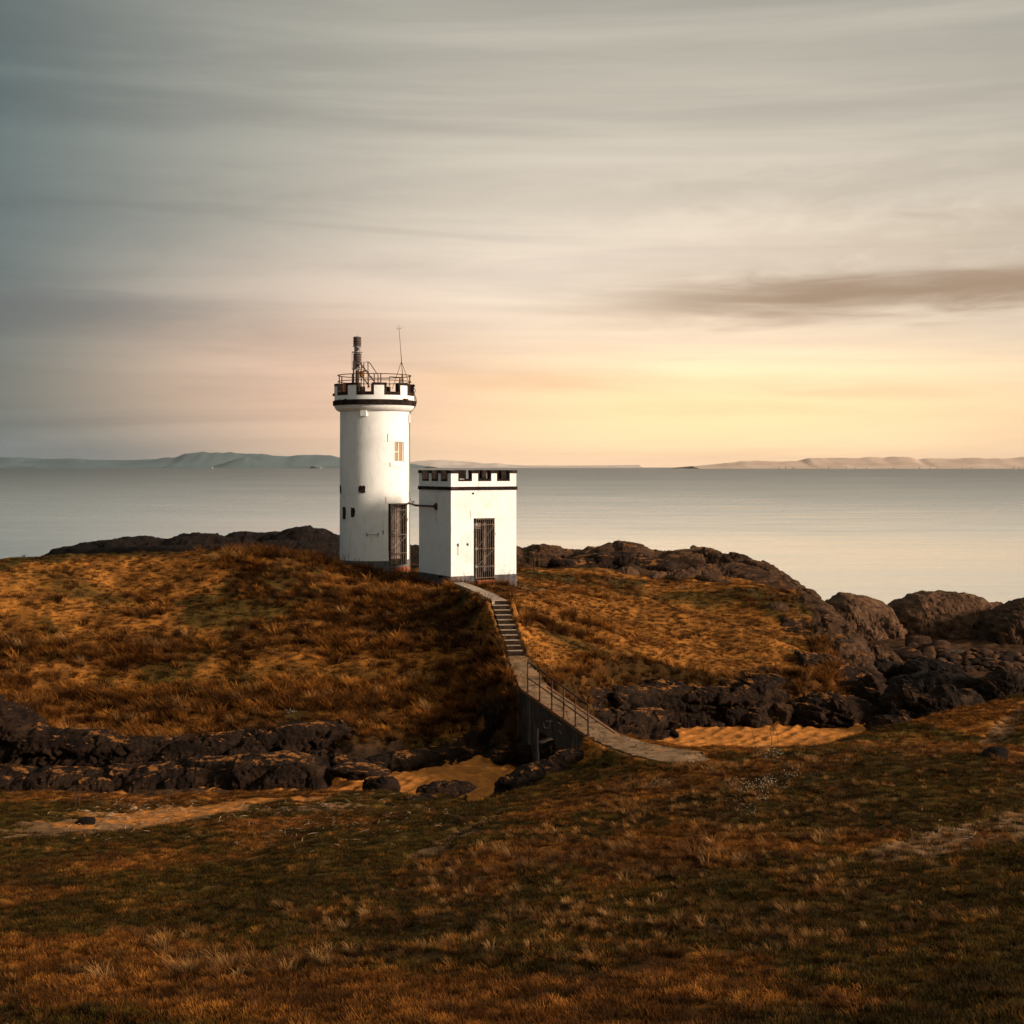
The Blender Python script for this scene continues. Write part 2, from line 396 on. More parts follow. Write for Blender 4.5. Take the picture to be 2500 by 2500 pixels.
A_poly = [(X(a, b), b, c) for a, b, c in [(-1500,75,3),(-700,62,2),(-200,57.5,1.8),(0,55.2,1.6),(60,53.6,1.3),(160,52.3,1.3),(300,52.1,1.2),(500,52.5,1.2),(700,52.9,1.4),
 (890,53,1.8),(1000,54.6,2.4),(1100,56.1,2.5),(1180,56.3,2.3),(1245,54.9,1.3),(1282,53.2,.8),(1348,53.6,.9),(1388,56.6,1.6),(1454,60.4,1.8),(1560,62.4,1.6),(1671,62.8,1.6),(1760,62.8,1.6),
 (1830,62.8,1.6),(1900,63.4,1.8),(2010,64.2,2),(2040,66,2.5),(2010,71,2.5),(1965,78,3),(1915,86,4),(1850,93,6),(1780,97,8),(1650,100,9),(1400,103,9),(1250,100,9),(900,99,9),
 (400,97,9),(100,92,9),(-200,86,8),(-1000,92,8),(-2600,95,8)]]
F_poly = [(X(a, b), b, c) for a, b, c in [(-2500,48,3),(-300,46.3,2.5),(0,46,2.2),(300,46,2.0),(500,45.6,2),(700,45.7,2),(900,45.2,2),(1100,44.0,2.0),(1220,43.7,1.6),(1300,44.2,1.3),(1385,45.4,1.1),
 (1424,46.9,.8),(1535,48.4,1.2),(1590,47.6,2.5),(1700,46.2,4),(1850,45.8,5),(2000,46,5),(2080,48.6,4),(2180,50.5,4),(2300,52,3),(2500,53.8,3),(3000,60,4),(5200,66,5)]] + [(80,-12,3),(-80,-12,3)]
def sdist(poly, x, y):
    best = np.full(x.shape, 1e9, np.float32); wd = np.zeros(x.shape, np.float32); inside = np.zeros(x.shape, bool)
    n = len(poly)
    for i in range(n):
        ax, ay, aw = poly[i]; bx, by, bw = poly[(i + 1) % n]
        ex, ey = bx - ax, by - ay; t = np.clip(((x - ax) * ex + (y - ay) * ey) / (ex * ex + ey * ey), 0, 1)
        d2 = np.hypot(x - ax - t * ex, y - ay - t * ey)
        k = d2 < best; best = np.where(k, d2, best); wd = np.where(k, aw + t * (bw - aw), wd)
        c = ((ay > y) != (by > y)) & (x < (bx - ax) * (y - ay) / (by - ay + 1e-12) + ax); inside ^= c
    return np.where(inside, best, -best), wd
# walked line: slab path, steps, ramp, bridge deck, far path (centre x, y, z, half width)
B0 = (X(1276, 53.4), 53.4); B1 = (X(1434, 47.6), 47.6)
bd = Vector((B1[0]-B0[0], B1[1]-B0[1])).normalized(); bn = Vector((-bd.y, bd.x)); 
if bn.x < 0: bn = -bn
DW = 1.12
ZB0, ZB1 = -8.38, -9.02
c0 = (B0[0] + bn.x*DW/2, B0[1] + bn.y*DW/2); c1 = (B1[0] + bn.x*DW/2, B1[1] + bn.y*DW/2)
slab_line = [(*W(1117,1422,67.4), .30), (*W(1158,1437,65.2), .31), (*W(1188,1450,63.2), .32), (*W(1219,1466,61.2), .33)]
step_top, step_bot = W(1219,1466,61.2), W(1262,1602,57.6)
ramp_line = [(*step_bot, .36), (*W(1272,1625,56.4), .42), (X(1290,55), 55.0, -8.12, .50), (c0[0]-bd.x*.2, c0[1]-bd.y*.2, ZB0+.01, .56)]
far_line = [(c1[0]+bd.x*.05, c1[1]+bd.y*.05, ZB1+.01, .56), (X(1520,46.6), 46.6, -9.06, .66), (X(1590,45.3), 45.3, -9.06, .85), (X(1660,44.2), 44.2, -9.0, 1.0), (X(1730,43.6), 43.6, -9.14, .45)]
def near_line(line, x, y):
    best = np.full(x.shape, 1e9); z = np.zeros(x.shape); h = np.zeros(x.shape)
    for a, b in zip(line[:-1], line[1:]):
        ex, ey = b[0]-a[0], b[1]-a[1]; t = np.clip(((x-a[0])*ex + (y-a[1])*ey)/(ex*ex+ey*ey), 0, 1)
        d2 = np.hypot(x-a[0]-t*ex, y-a[1]-t*ey); k = d2 < best
        best = np.where(k, d2, best); z = np.where(k, a[2]+t*(b[2]-a[2]), z); h = np.where(k, a[3]+t*(b[3]-a[3]), h)
    return best, z, h
trail_lines = [[(X(a, b), b, 0, c) for a, b, c in t] for t in [
   [(1050,31,.35),(1120,33.5,.3),(1180,35.5,.22),(1230,37,.1)],
   [(2150,27,.5),(2350,28.5,.9),(2600,30.5,1.2),(2900,33,1.2)],
   [(2370,46.2,.25),(2420,48,.3),(2480,50.5,.3),(2560,53,.3)],
   [(1262,70.2,.5),(1300,71,.6),(1345,71.5,.3)],
   [(1140,68.5,.4),(1060,72,.5),(1005,74.3,.5)]]]

def terrain(x, y):
    nz1 = fbm(x * .55, y * .55, o=5); nz2 = fbm(x * 2.1 + 31, y * 2.1, o=4)
    sA, wA = sdist(A_poly, x, y); sF, wF = sdist(F_poly, x, y)
    L = Lr(x, y); u = U(x, y) - .20 * sstep(62, 68, y) * sstep(0, -3, x) - .08; f = Fr(x, y) - .10
    far = sstep(80, 88, y)
    u = u + .30 * fbm(x * .16 + 2, y * .24, o=3) * sstep(3.5, 7, np.hypot(x + 4.5, y - 74)) * sstep(70, 66, y)
    rd_, _, _ = near_line([(X(a, b), b, 0, 0) for a, b in ((1470,74.5),(1497,74),(1580,73),(1653,72),(1743,71),(1863,69.5),(1900,69))], x, y)
    u = u + .42 * np.exp(-(rd_ / 1.1) ** 2)
    # a trodden shelf runs along the face of the mound
    u = u + .28 * np.tanh((y - 60.2 - .3 * nz1) / .5) * np.exp(-((y - 60.2) / 2.2) ** 2) * sstep(-1.5, -4, x)
    # seaward part of the headland is bare, humped rock
    u = u + far * (.9 * fbm(x * .16, y * .22, o=4, ridged=True) - .2)
    sA2 = sA + .28 * nz1 + .16 * nz2
    tA = np.clip(1 + sA2 / wA, 0, 1)
    q = tA * 3; st = (np.floor(q) + sstep(.15, .85, q - np.floor(q))) / 3      # ledges in the cliff
    vegA = sstep(.30, .50, tA + .22 * nz1 - .30 * (x < -4)) * (y < 72)          # grass hangs over the upper part of the cliffs
    rockA = ((sA2 < .12) & (tA > 0.0)).astype(np.float32)
    zA = L + (u - L) * (.35 * tA + .65 * st)
    tF = sstep(0, 1, np.clip(1 + (sF + .25 * nz1) / wF, 0, 1))
    zF = L + (f - L) * tF
    inA = sstep(-.1, .4, sA2); inF = sstep(0.55, .95, tF)
    lowm = (1 - np.maximum(inA, inF))
    # sand basin ripples
    sandm = lowm * np.maximum(sstep(6.2, 4.6, np.hypot((x + 1.6) / 1.1, (y - 50.2) / .62) + 1.3 * nz1 + .6 * nz2), (y > 51) * (y < 64) * (x > 3.0) * (x < 18.5))
    rp = np.sin(x * 8.5 - y * 4.6 + 3.6 * nz1 + 1.2 * perlin(x*.9, y*.9))
    L2 = L + sandm * (.060 * rp * (1 + .6 * nz2) + .10 * nz1 * .5 + .02 * nz2) + (lowm * (1 - sandm)) * (.22 * fbm(x * .5, y * .5, o=5, ridged=True) * .6 + .06 * nz2)
    # dry hummocky turf
    turf = .10 * nz1 + .055 * nz2 * (1 + .6 * perlin(x * .3, y * .3)) * (1 - .55 * sstep(.5, 2.5, x))
    zA = zA + inA * turf + rockA * (.22 * fbm(x * 1.1, y * 1.1, o=5, ridged=True) - .05)
    zF = zF + inF * (.10 * nz1 + .035 * nz2)
    z = np.maximum(np.maximum(L2, zA), zF)
    sandm = sandm * (z - L2 < .12)
    # erosion hollows by the steps
    for (px, D, r, dd) in ((1330, 64.2, 1.6, -.35), (1420, 64.5, 1.4, -.30), (1170, 61.0, 1.2, -.25), (1370, 59.5, 1.3, -.18)):
        z = z + dd * np.exp(-((x - X(px, D))**2 + (y - D)**2) / r**2)
    # lines that are walked
    pathm = np.zeros_like(x)
    for line, soft in ((slab_line, .7), (ramp_line, .6), (far_line, .8), ([(*step_top, .36), (*step_bot, .36)], .7)):
        dd, lz, hw = near_line(line, x, y)
        k = sstep(hw + soft, hw + .05, dd + .10 * nz2); drop = np.where(dd < hw + .05, .10, .02)
        if line[0][2] == step_top[2] and len(line) == 2: drop = np.where(dd < hw + .05, .34, .0)
        z = z * (1 - k) + (lz - drop) * k; pathm = np.maximum(pathm, sstep(hw + .14, hw - .02, dd))
    # the gap under the bridge stays open
    dd, lz, hw = near_line([(B0[0]+bn.x*.5+bd.x*1.0, B0[1]+bn.y*.5+bd.y*1.0, 0, 1.3), (B1[0]+bn.x*.5-bd.x*1.6, B1[1]+bn.y*.5-bd.y*1.6, 0, 1.1)], x, y)
    k = sstep(hw + .6, hw, dd); z = z * (1 - k) + np.minimum(z, L2 - .05) * k
    worn = np.zeros_like(x)
    for t in trail_lines:
        dd, _, hw = near_line(t, x, y); k = sstep(hw + .35, hw - .05, dd + .12 * nz2); worn = np.maximum(worn, k); z = z - .10 * k
    # flat pads under the two buildings
    for (cx, cy, r, zz_) in ((X(914.5, 77.3), 77.3, 2.2, -5.62),):
        k = sstep(r + 1.2, r - .2, np.hypot(x - cx, y - cy)); z = z * (1 - k) + np.minimum(z, zz_ + .45 + (x - cx) * -.14) * k
    return z, dict(inA=inA, inF=inF, low=lowm, sand=sandm, rockA=rockA, vegA=vegA, worn=worn, path=pathm, nz1=nz1, nz2=nz2, far=far, sA=sA, sF=sF)

du = np.r_[np.linspace(-1.1, -.40, 40)[:-1], np.linspace(-.40, .40, 520), np.linspace(.40, 1.1, 40)[1:]].astype(np.float64)
yr = np.r_[np.linspace(-9, 11, 50)[:-1], np.linspace(11, 44, 300)[:-1], np.linspace(44, 72, 290)[:-1], np.linspace(72, 92, 110)[:-1], np.linspace(92, 124, 50)]
YO = 8.0
UU, YY = np.meshgrid(du, yr); YYs = YY + 0.0
XX = UU * (YY + YO + 2)
shp = XX.shape
Z, msk = terrain(XX.ravel(), YYs.ravel())
x_, y_ = XX.ravel(), YYs.ravel()
Zg = Z.reshape(shp)
def zat(x, y):
    x = np.asarray(x, float); y = np.asarray(y, float); u = x / (y + YO + 2)
    ci = np.clip(np.searchsorted(du, u) - 1, 0, len(du) - 2); ri = np.clip(np.searchsorted(yr, y) - 1, 0, len(yr) - 2)
    fu = np.clip((u - du[ci]) / (du[ci+1] - du[ci]), 0, 1); fy = np.clip((y - yr[ri]) / (yr[ri+1] - yr[ri]), 0, 1)
    return (Zg[ri, ci]*(1-fu)*(1-fy) + Zg[ri, ci+1]*fu*(1-fy) + Zg[ri+1, ci]*(1-fu)*fy + Zg[ri+1, ci+1]*fu*fy)
def gat(grid, x, y):
    u = x / (y + YO + 2)
    ci = np.clip(np.searchsorted(du, u), 0, len(du) - 1); ri = np.clip(np.searchsorted(yr, y), 0, len(yr) - 1)
    return grid.reshape(shp)[ri, ci]
def hit(px, py, y0=8, y1=110):
    """where the sight line through a photograph pixel meets the ground"""
    ys = np.arange(y0, y1, .05); xs = (px - 1250) / F * ys; zs = -(py - HOR) / F * ys
    g = zat(xs, ys); k = np.nonzero(g >= zs)[0]
    if len(k) == 0: return None
    i = k[0]; return Vector((xs[i], ys[i], g[i] + ZC))

gy, gx_ = np.gradient(Zg); sx = gx_ / np.gradient(XX, axis=1); sy = gy / np.gradient(YY, axis=0)
slope = np.hypot(sx, sy).ravel()
big = fbm(x_ * .13 + 5, y_ * .16, o=4)
rock = np.clip(sstep(1.9, 2.7, slope + .35 * msk['nz2']) * (np.abs(x_ + .5) > 3.0) + msk['rockA'] * sstep(.25, .7, slope + .5 * msk['nz1']) + msk['far'] + sstep(-11.9, -12.4, Z), 0, 1)
rock = np.maximum(rock, msk['low'] * (1 - msk['sand']) )
rock = rock * (1 - msk['path']) * (1 - msk['inF'] * .85) * (1 - msk['vegA'] * (1 - msk['inF']))
sand = np.clip(msk['sand'] + sstep(.7, .3, slope) * (rock > .4) * (y_ < 64) * sstep(.15, .35, msk['nz1'] + .5 * msk['nz2']) * .9, 0, 1)
# sandy hollow at the left foot of the foreground
hollow = np.exp(-(((x_ - X(320, 40.5)) / 3.3) ** 2 + ((y_ - 40.2 - (x_ - X(320, 40.5)) * .75) / 2.7) ** 2))
sp = np.exp(-(((x_ - X(330, 41.5)) / 3.2) ** 2 + ((y_ - 41.8 - (x_ + 11) * .25) / 1.5) ** 2)) + .8 * np.exp(-(((x_ - X(800, 43)) / 4.0) ** 2 + ((y_ - 44.4) / 1.5) ** 2)) + hollow
sand = np.maximum(sand, .55 * sstep(.45, .75, sp * (.75 + .5 * fbm(x_ * .6, y_ * 1.2, o=4)) + .15 * msk['nz2']))
worn = np.maximum(msk['worn'] * (.85 + .4 * msk['nz2']), msk['path'])
worn = np.maximum(worn, sstep(.30, .62, hollow + .30 * msk['nz1'] * .6 + .12 * msk['nz2']))
worn = np.maximum(worn, .7 * sstep(.35, .7, np.exp(-(((x_ - X(720, 41.5)) / 4.5) ** 2 + ((y_ - 42.3) / 1.1) ** 2)) + .3 * msk['nz1']))
xF = x_ / np.maximum(y_, 1) * F + 1250
# where the turf is green and where tall dry
green = .5 + .9 * big + .25 * msk['nz1']
green += .25 * msk['inF'] * (y_ < 46)
green += .35 * msk['inF'] * sstep(1500, 2000, xF) * sstep(44, 34, y_)
green -= .55 * msk['inA'] * sstep(1280, 1400, xF) * sstep(1900, 1500, xF) * sstep(76, 70, y_)
green = sstep(.35, 1.0, green)
for (a, b, c, rx, ry) in ((1600, 62.0, .9, 6, 1.2), (1350, 79, .8, 5, 2.5), (1180, 43.5, .9, 5, 1.4), (1340, 42.0, .95, 3.2, 1.6), (1150, 39.5, .8, 4, 1.5), (1420, 45, 1, 1.6, 1.2), (100, 43, .9, 4, 1.6), (700, 59.5, .6, 8, .8), (200, 67, .6, 5, 1.5), (1700, 78, .7, 4, 2), (2480, 44.3, 1.0, 3, 1.5)):
    green = np.maximum(green, c * np.exp(-(((x_ - X(a, b)) / rx) ** 2 + ((y_ - b) / ry) ** 2) ** 1.5))
dry = 1 - green
tall = msk['inA'] * (1 - msk['far']) * np.maximum(sstep(1290, 1180, xF) * sstep(75.5, 71, y_), .35 * sstep(.1, .4, big))
tall *= sstep(-.30, .15, msk['nz1'] * .7 + .8 * fbm(x_ * .22 + 9, y_ * .22, o=3)) * .85 + .15
tall *= 1 - .85 * np.exp(-(((y_ - 59.8 + .3 * msk['nz1']) / .8) ** 2)) * sstep(1250, 1100, xF)
tall *= 1 - .85 * sstep(600, 430, xF) * sstep(61.5, 64, y_)
tall *= 1 - .8 * sstep(67.5, 69.5, y_) * sstep(560, 520, xF)      # short turf on the left shoulder
edge_line = X(1050, 30) + (X(1600, 44) - X(1050, 30)) * (y_ - 30) / 14
tall = np.maximum(tall, .9 * msk['inA'] * np.maximum(np.exp(-(((x_ - X(1345, 63.2)) / 1.9) ** 2 + ((y_ - 63.4) / 1.0) ** 2)), np.exp(-(((x_ - X(1460, 66)) / 1.6) ** 2 + ((y_ - 66) / .8) ** 2))))
tallF = msk['inF'] * sstep(-.3, 1.6, x_ - edge_line + .8 * msk['nz1']) * (y_ < 45.5) * (.10 + .9 * sstep(.10, .55, .22 + .9 * fbm(x_ * .45 + 3, y_ * .6, o=4))) * (1 - .6 * sstep(1950, 2150, xF))
lip = sstep(1.2, .5, np.abs(msk['sA'] + .25)) * (y_ < 72) * (1 - msk['inF'])
tallF = tallF * (1 - .85 * sstep(41.5, 43.5, y_))
tall = np.clip(np.maximum(np.maximum(tall, tallF), .9 * lip) * (1 - worn) * (1 - sand), 0, 1)
grassm = np.clip((1 - rock) * (1 - sand) * (1 - np.where(y_ < 72, np.maximum(msk['path'], .55 * worn), worn)), 0, 1)

verts = np.stack([x_, y_, Z + ZC], 1).astype(np.float32)
nr, nc = shp
idx = np.arange(nr * nc).reshape(shp)
quads = np.stack([idx[:-1, :-1], idx[:-1, 1:], idx[1:, 1:], idx[1:, :-1]], -1).reshape(-1, 4)
me = bpy.data.meshes.new('ground')
me.vertices.add(len(verts)); me.vertices.foreach_set('co', verts.ravel())
me.loops.add(quads.size); me.loops.foreach_set('vertex_index', quads.ravel().astype(np.int32))
me.polygons.add(len(quads)); me.polygons.foreach_set('loop_start', np.arange(0, quads.size, 4, dtype=np.int32))
me.polygons.foreach_set('use_smooth', np.ones(len(quads), bool)); me.update(calc_edges=True)
for nm, a in (('rock', rock), ('sand', sand), ('worn', worn), ('green', green), ('tall', tall)):
    at = me.attributes.new(nm, 'FLOAT', 'POINT'); at.data.foreach_set('value', a.astype(np.float32).ravel())

def make_ground():
    m, n, b = mat('headland_ground'); g = n.new('ShaderNodeNewGeometry'); p = g.outputs['Position']
    a_r, a_s, a_w, a_g, a_t = (n.attr(k) for k in ('rock', 'sand', 'worn', 'green', 'tall'))
    nf = n.noise(p, 3.2, 8, .75); nm_ = n.noise(p, .8, 6, .7); nt = n.noise(p, 14, 5, .7)
    dryc = n.mix(n.mapr(nf, .35, .65), (.095, .036, .009), (.46, .170, .028))
    dryc = n.mix(n.mapr(nt, .5, .7), dryc, (.38, .17, .045))
    grc = n.mix(n.mapr(nf, .35, .65), (.034, .026, .006), (.110, .066, .012))
    grc = n.mix(n.mapr(nt, .45, .65), grc, (.15, .075, .018))
    gk = n.mapr(n.m('ADD', a_g, n.m('MULTIPLY', n.m('SUBTRACT', nm_, .5), .9)), .3, .75)
    c = n.mix(gk, dryc, grc)
    c = n.mix(n.m('MULTIPLY', a_t, .85), c, (.026, .011, .004))  # shade under and between tall tufts put into the ground colour
    c = n.mix(n.m('MULTIPLY', n.mapr(nm_, .46, .62), .6), c, (.030, .015, .005))
    wc = n.mix(n.mapr(nf, .35, .65), (.13, .066, .030), (.27, .145, .065))
    wc = n.mix(n.mapr(nt, .55, .68), wc, (.10, .055, .03))
    c = n.mix(n.mapr(n.m('ADD', a_w, n.m('MULTIPLY', n.m('SUBTRACT', nf, .5), .6)), .35, .65), c, wc)
    rc = n.mix(n.mapr(n.noise(p, 1.3, 8, .72), .35, .65), (.014, .008, .005), (.048, .026, .014))
    rc = n.mix(n.mapr(n.noise(p, 13, 4, .7), .69, .74), rc, (.20, .15, .12))
    sp_ = n.new('ShaderNodeSeparateXYZ'); n.links.new(g.outputs['Normal'], sp_.inputs[0])
    veg = n.mapr(n.m('ADD', sp_.outputs[2], n.m('MULTIPLY', n.m('SUBTRACT', n.noise(p, 1.6, 7, .75), .5), 1.6)), .80, .98)
    rc = n.mix(n.m('MULTIPLY', veg, .45), rc, (.10, .044, .016))
    c = n.mix(n.mapr(n.m('ADD', a_r, n.m('MULTIPLY', n.m('SUBTRACT', nf, .5), .5)), .35, .6), c, rc)
    sc = n.mix(n.mapr(n.noise(p, 2.2, 7, .7), .35, .65), (.30, .110, .024), (.56, .205, .042))
    c = n.mix(n.mapr(n.m('ADD', a_s, n.m('MULTIPLY', n.m('SUBTRACT', nf, .5), .7)), .42, .62), c, sc)
    n.set(b.inputs['Base Color'], c); b.inputs['Roughness'].default_value = .95; b.inputs['Specular IOR Level'].default_value = .05
    h = n.m('ADD', n.m('MULTIPLY', n.noise(p, 5, 8, .75), 1.0), n.m('MULTIPLY', nt, .3))
    bump(n, b, h, .8, .06)
    return m
me.materials.append(make_ground())
ground = bpy.data.objects.new('ground', me); C.objects.link(ground)
tag(ground, 'grassy headland and foreground turf with sandy gully', kind='structure')

# ------------------------------------------------------------------ sea
def make_sea():
    m, n, b = mat('sea_water'); p = coords(n)
    sp = n.new('ShaderNodeSeparateXYZ'); n.links.new(p, sp.inputs[0])
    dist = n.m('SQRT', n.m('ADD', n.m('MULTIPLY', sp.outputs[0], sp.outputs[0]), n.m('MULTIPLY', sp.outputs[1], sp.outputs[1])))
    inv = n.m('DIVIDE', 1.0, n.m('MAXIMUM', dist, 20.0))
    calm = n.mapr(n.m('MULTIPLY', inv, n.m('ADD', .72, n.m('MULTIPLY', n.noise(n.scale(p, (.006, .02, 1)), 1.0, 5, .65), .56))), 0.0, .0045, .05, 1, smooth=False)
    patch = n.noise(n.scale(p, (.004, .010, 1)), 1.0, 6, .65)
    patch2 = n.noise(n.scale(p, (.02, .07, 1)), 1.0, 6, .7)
    bc = n.mix(n.m('MULTIPLY', calm, .95), (.022, .026, .026), (.86, .90, .89))  # sheen of the near water put into colour and metallic, fading with distance
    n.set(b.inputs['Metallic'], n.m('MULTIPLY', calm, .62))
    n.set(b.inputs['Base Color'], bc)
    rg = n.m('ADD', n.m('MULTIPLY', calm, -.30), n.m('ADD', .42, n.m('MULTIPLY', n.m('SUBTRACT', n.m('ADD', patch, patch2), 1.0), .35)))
    n.set(b.inputs['Roughness'], rg); b.inputs['IOR'].default_value = 1.40
    h1 = n.noise(n.scale(p, (.30, .85, 1)), 1.0, 7, .72); h2 = n.noise(n.scale(p, (.016, .045, 1)), 1.0, 7, .7)
    h = n.m('ADD', n.m('MULTIPLY', h1, .35), n.m('MULTIPLY', h2, 1.6))
    bp = n.new('ShaderNodeBump'); n.set(bp.inputs['Strength'], n.m('SUBTRACT', 1.0, n.m('MULTIPLY', calm, .82))); bp.inputs['Distance'].default_value = 1.0
    n.links.new(h, bp.inputs['Height']); n.links.new(bp.outputs[0], b.inputs['Normal'])
    return m
v = []; f = []
rad = [0, 60, 130, 300, 800, 2500, 7000, 13000, 18500]; ns = 96
for r_ in rad[1:]:
    v += [(r_ * math.sin(2*math.pi*k/ns), r_ * math.cos(2*math.pi*k/ns), 0) for k in range(ns)]
v.append((0, 0, 0)); ctr = len(v) - 1
f += [(ctr, (k+1) % ns, k) for k in range(ns)]
for i in range(len(rad) - 2):
    for k in range(ns): f.append((i*ns+k, i*ns+(k+1)%ns, (i+1)*ns+(k+1)%ns, (i+1)*ns+k))
sea = mesh_obj('sea', v, f, make_sea(), smooth=True)
bm = bmesh.new(); bm.from_mesh(sea.data); bmesh.ops.recalc_face_normals(bm, faces=bm.faces)
if bm.faces[0].normal.z < 0: bmesh.ops.reverse_faces(bm, faces=bm.faces)
bm.to_mesh(sea.data); bm.free()
tag(sea, 'calm pale sea with a sheen coloured into its near water', kind='structure')

# ------------------------------------------------------------------ far shores
HD = 11000.0
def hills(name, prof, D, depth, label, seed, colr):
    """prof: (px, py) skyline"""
    m = simple('far_hillside_' + name, colr, tuple(c * 1.35 for c in colr), .004, .95, 0, 1)  # distance haze is partly put into the hill colour, paler than bare land
    xs = np.linspace(prof[0][0], prof[-1][0], 260)
    ys = np.interp(xs, [q[0] for q in prof], [q[1] for q in prof])
    hgt = (HOR + 1.0 - ys) / F * D * 1.0
    rough = 1 + .05 * fbm(xs * .05 + seed, xs * 0 + seed, o=4)
    v = []; f = []; rows = [(-.35, -.05), (-.18, .12), (-.06, .55), (0, 1.0), (.25, .7), (.6, .25), (1, -.1)]
    for (o, k) in rows:
        for i, x in enumerate(xs):
            Y = D + o * depth
            jit = 1 + (.25 * float(perlin(np.array([x * .03 + seed]), np.array([o * 5.0]))[0]) if 0 < k < 1 else 0)
            z = hgt[i] * k * (jit if k != 1 else rough[i]) + ZC * min(1, max(0, k)) + (0 if k > 0 else -20)
            v.append(((x - 1250) / F * D, Y, z))
    n = len(xs)
    for r_ in range(len(rows) - 1):
        for i in range(n - 1): f.append((r_*n+i, r_*n+i+1, (r_+1)*n+i+1, (r_+1)*n+i))
    o = mesh_obj(name, v, f, m, smooth=True); tag(o, label, kind='structure'); return o
s = 840 / 1932
Lp = [(-900,1139),(-600,1128),(-250,1112)] + [(x*s, 1060 + y*s) for x, y in [(0,131),(120,133),(260,142),(420,139),(520,147),(720,148),(880,142),(910,134),(980,134),(1040,112),(1090,106),(1150,101),(1190,107),(1220,104),(1250,109),(1290,102),(1350,112),(1470,112),(1540,123),(1610,127),(1680,119),(1840,119),(1910,133),(2100,146),(2250,160),(2400,182)]]
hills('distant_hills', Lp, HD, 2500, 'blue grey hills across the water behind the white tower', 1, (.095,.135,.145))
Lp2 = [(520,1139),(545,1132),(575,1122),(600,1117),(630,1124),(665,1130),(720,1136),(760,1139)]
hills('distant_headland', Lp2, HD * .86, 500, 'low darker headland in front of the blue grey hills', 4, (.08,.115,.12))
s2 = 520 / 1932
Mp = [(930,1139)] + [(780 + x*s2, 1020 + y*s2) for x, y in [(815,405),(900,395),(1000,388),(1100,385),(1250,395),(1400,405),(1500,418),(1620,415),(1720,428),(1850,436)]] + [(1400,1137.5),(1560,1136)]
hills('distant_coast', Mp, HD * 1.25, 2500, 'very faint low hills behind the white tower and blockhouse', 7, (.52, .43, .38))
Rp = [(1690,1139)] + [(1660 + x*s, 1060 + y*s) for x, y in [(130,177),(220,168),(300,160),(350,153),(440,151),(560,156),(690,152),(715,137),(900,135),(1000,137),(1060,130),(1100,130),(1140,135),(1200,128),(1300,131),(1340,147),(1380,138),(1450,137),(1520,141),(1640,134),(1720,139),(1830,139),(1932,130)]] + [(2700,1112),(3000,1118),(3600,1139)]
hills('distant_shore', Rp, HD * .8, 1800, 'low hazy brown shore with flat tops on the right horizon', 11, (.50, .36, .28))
# tiny pale houses along the far shores: one mass, nobody could count them
rs = random.Random(5); tb = MB()
for (x0, x1, D, n_) in ((0, 830, HD * .80, 2), (1900, 2500, HD * .62, 20)):
    for i in range(n_):
        px = rs.uniform(x0, x1); x = (px - 1250) / F * D; wd = rs.uniform(3, 7); hh = rs.uniform(7, 10)
        tb.box(x, x + wd, D, D + 10, 0, hh)
town = tb.build('distant_town', simple('pale_house_walls', (.3, .27, .24), (.7, .65, .58), .01, .8, 0, 1))
tag(town, 'tiny pale houses scattered along the far shores', kind='stuff')

# ------------------------------------------------------------------ white lighthouse tower
TD = 77.3; S = F / TD
tz = lambda py: -(py - HOR) / S + ZC          # height from a photograph row at the tower's axis
tower = empty('lighthouse', (X(914.5, TD), TD, ZC - 5.6), 0, 'round white lighthouse tower with black battlements on the grassy headland', 'lighthouse')
T0 = Vector(tower.location)
def tl(z): return z - T0.z                      # world height to tower local
zb = tl(ZC - 5.02)
mb = MB()
DA0, DA1 = R(29.0), R(71.5)                    # doorway
WA0, WA1 = R(40.0), R(62.0)                    # window
zdt, zdb = tl(ZC - 1.97), tl(ZC - 5.25)
zw1, zw0 = tl(ZC + 1.33), tl(ZC + .24)
rb, rt = 1.885, 1.865
def rr(z): return rb + (rt - rb) * min(1, max(0, (z - zb) / 8))
# wall in strips so that door and window are real openings
zc_top = tl(tz(1005))
def wallstrip(a0, a1, z0, z1, n=None):
    n = n or max(2, int((a1 - a0) / R(4)))
    mb.lathe([(rr(z0), z0), (rr((z0+z1)/2), (z0+z1)/2), (rr(z1), z1)], n=n, a0=a0, a1=a1)
wallstrip(DA1, DA0 + 2*math.pi, zb, zdt, 80); wallstrip(DA1, DA0 + 2*math.pi, zdt, zc_top, 80)
wallstrip(DA0, DA1, zdt, zw0); wallstrip(DA0, WA0, zw0, zw1); wallstrip(WA1, DA1, zw0, zw1); wallstrip(DA0, DA1, zw1, zc_top)
wl = mb.build('wall', M['white'], tower, smooth=True)
# reveals of door and window
def reveal(a0, a1, z0, z1, depth, name, m_, top_m=None):
    b = MB(); r1 = rr((z0+z1)/2) + .002; r0 = r1 - depth
    b.block(r0, r1, a0 - .012, a0, z0, z1, 1); b.block(r0, r1, a1, a1 + .012, z0, z1, 1)
    b.block(r0, r1, a0, a1, z1, z1 + .02, 4); b.block(r0, r1, a0, a1, z0 - .02, z0, 4)
    return b.build(name, m_, tower)
reveal(DA0, DA1, zdb, zdt, .38, 'door_reveal', M['black'])
reveal(WA0, WA1, zw0, zw1, .16, 'window_reveal', M['trim'])
pl = MB().lathe([(rb+.035, tl(ZC - 6.6)), (rb+.035, zb - .03), (rb+.01, zb)], n=80, a0=DA1, a1=DA0 + 2*math.pi)
pl.lathe([(rb+.035, tl(ZC-6.6)), (rb+.035, zdb-.02)], n=10, a0=DA0, a1=DA1)
pl.build('plinth', M['plinth'], tower, smooth=True)
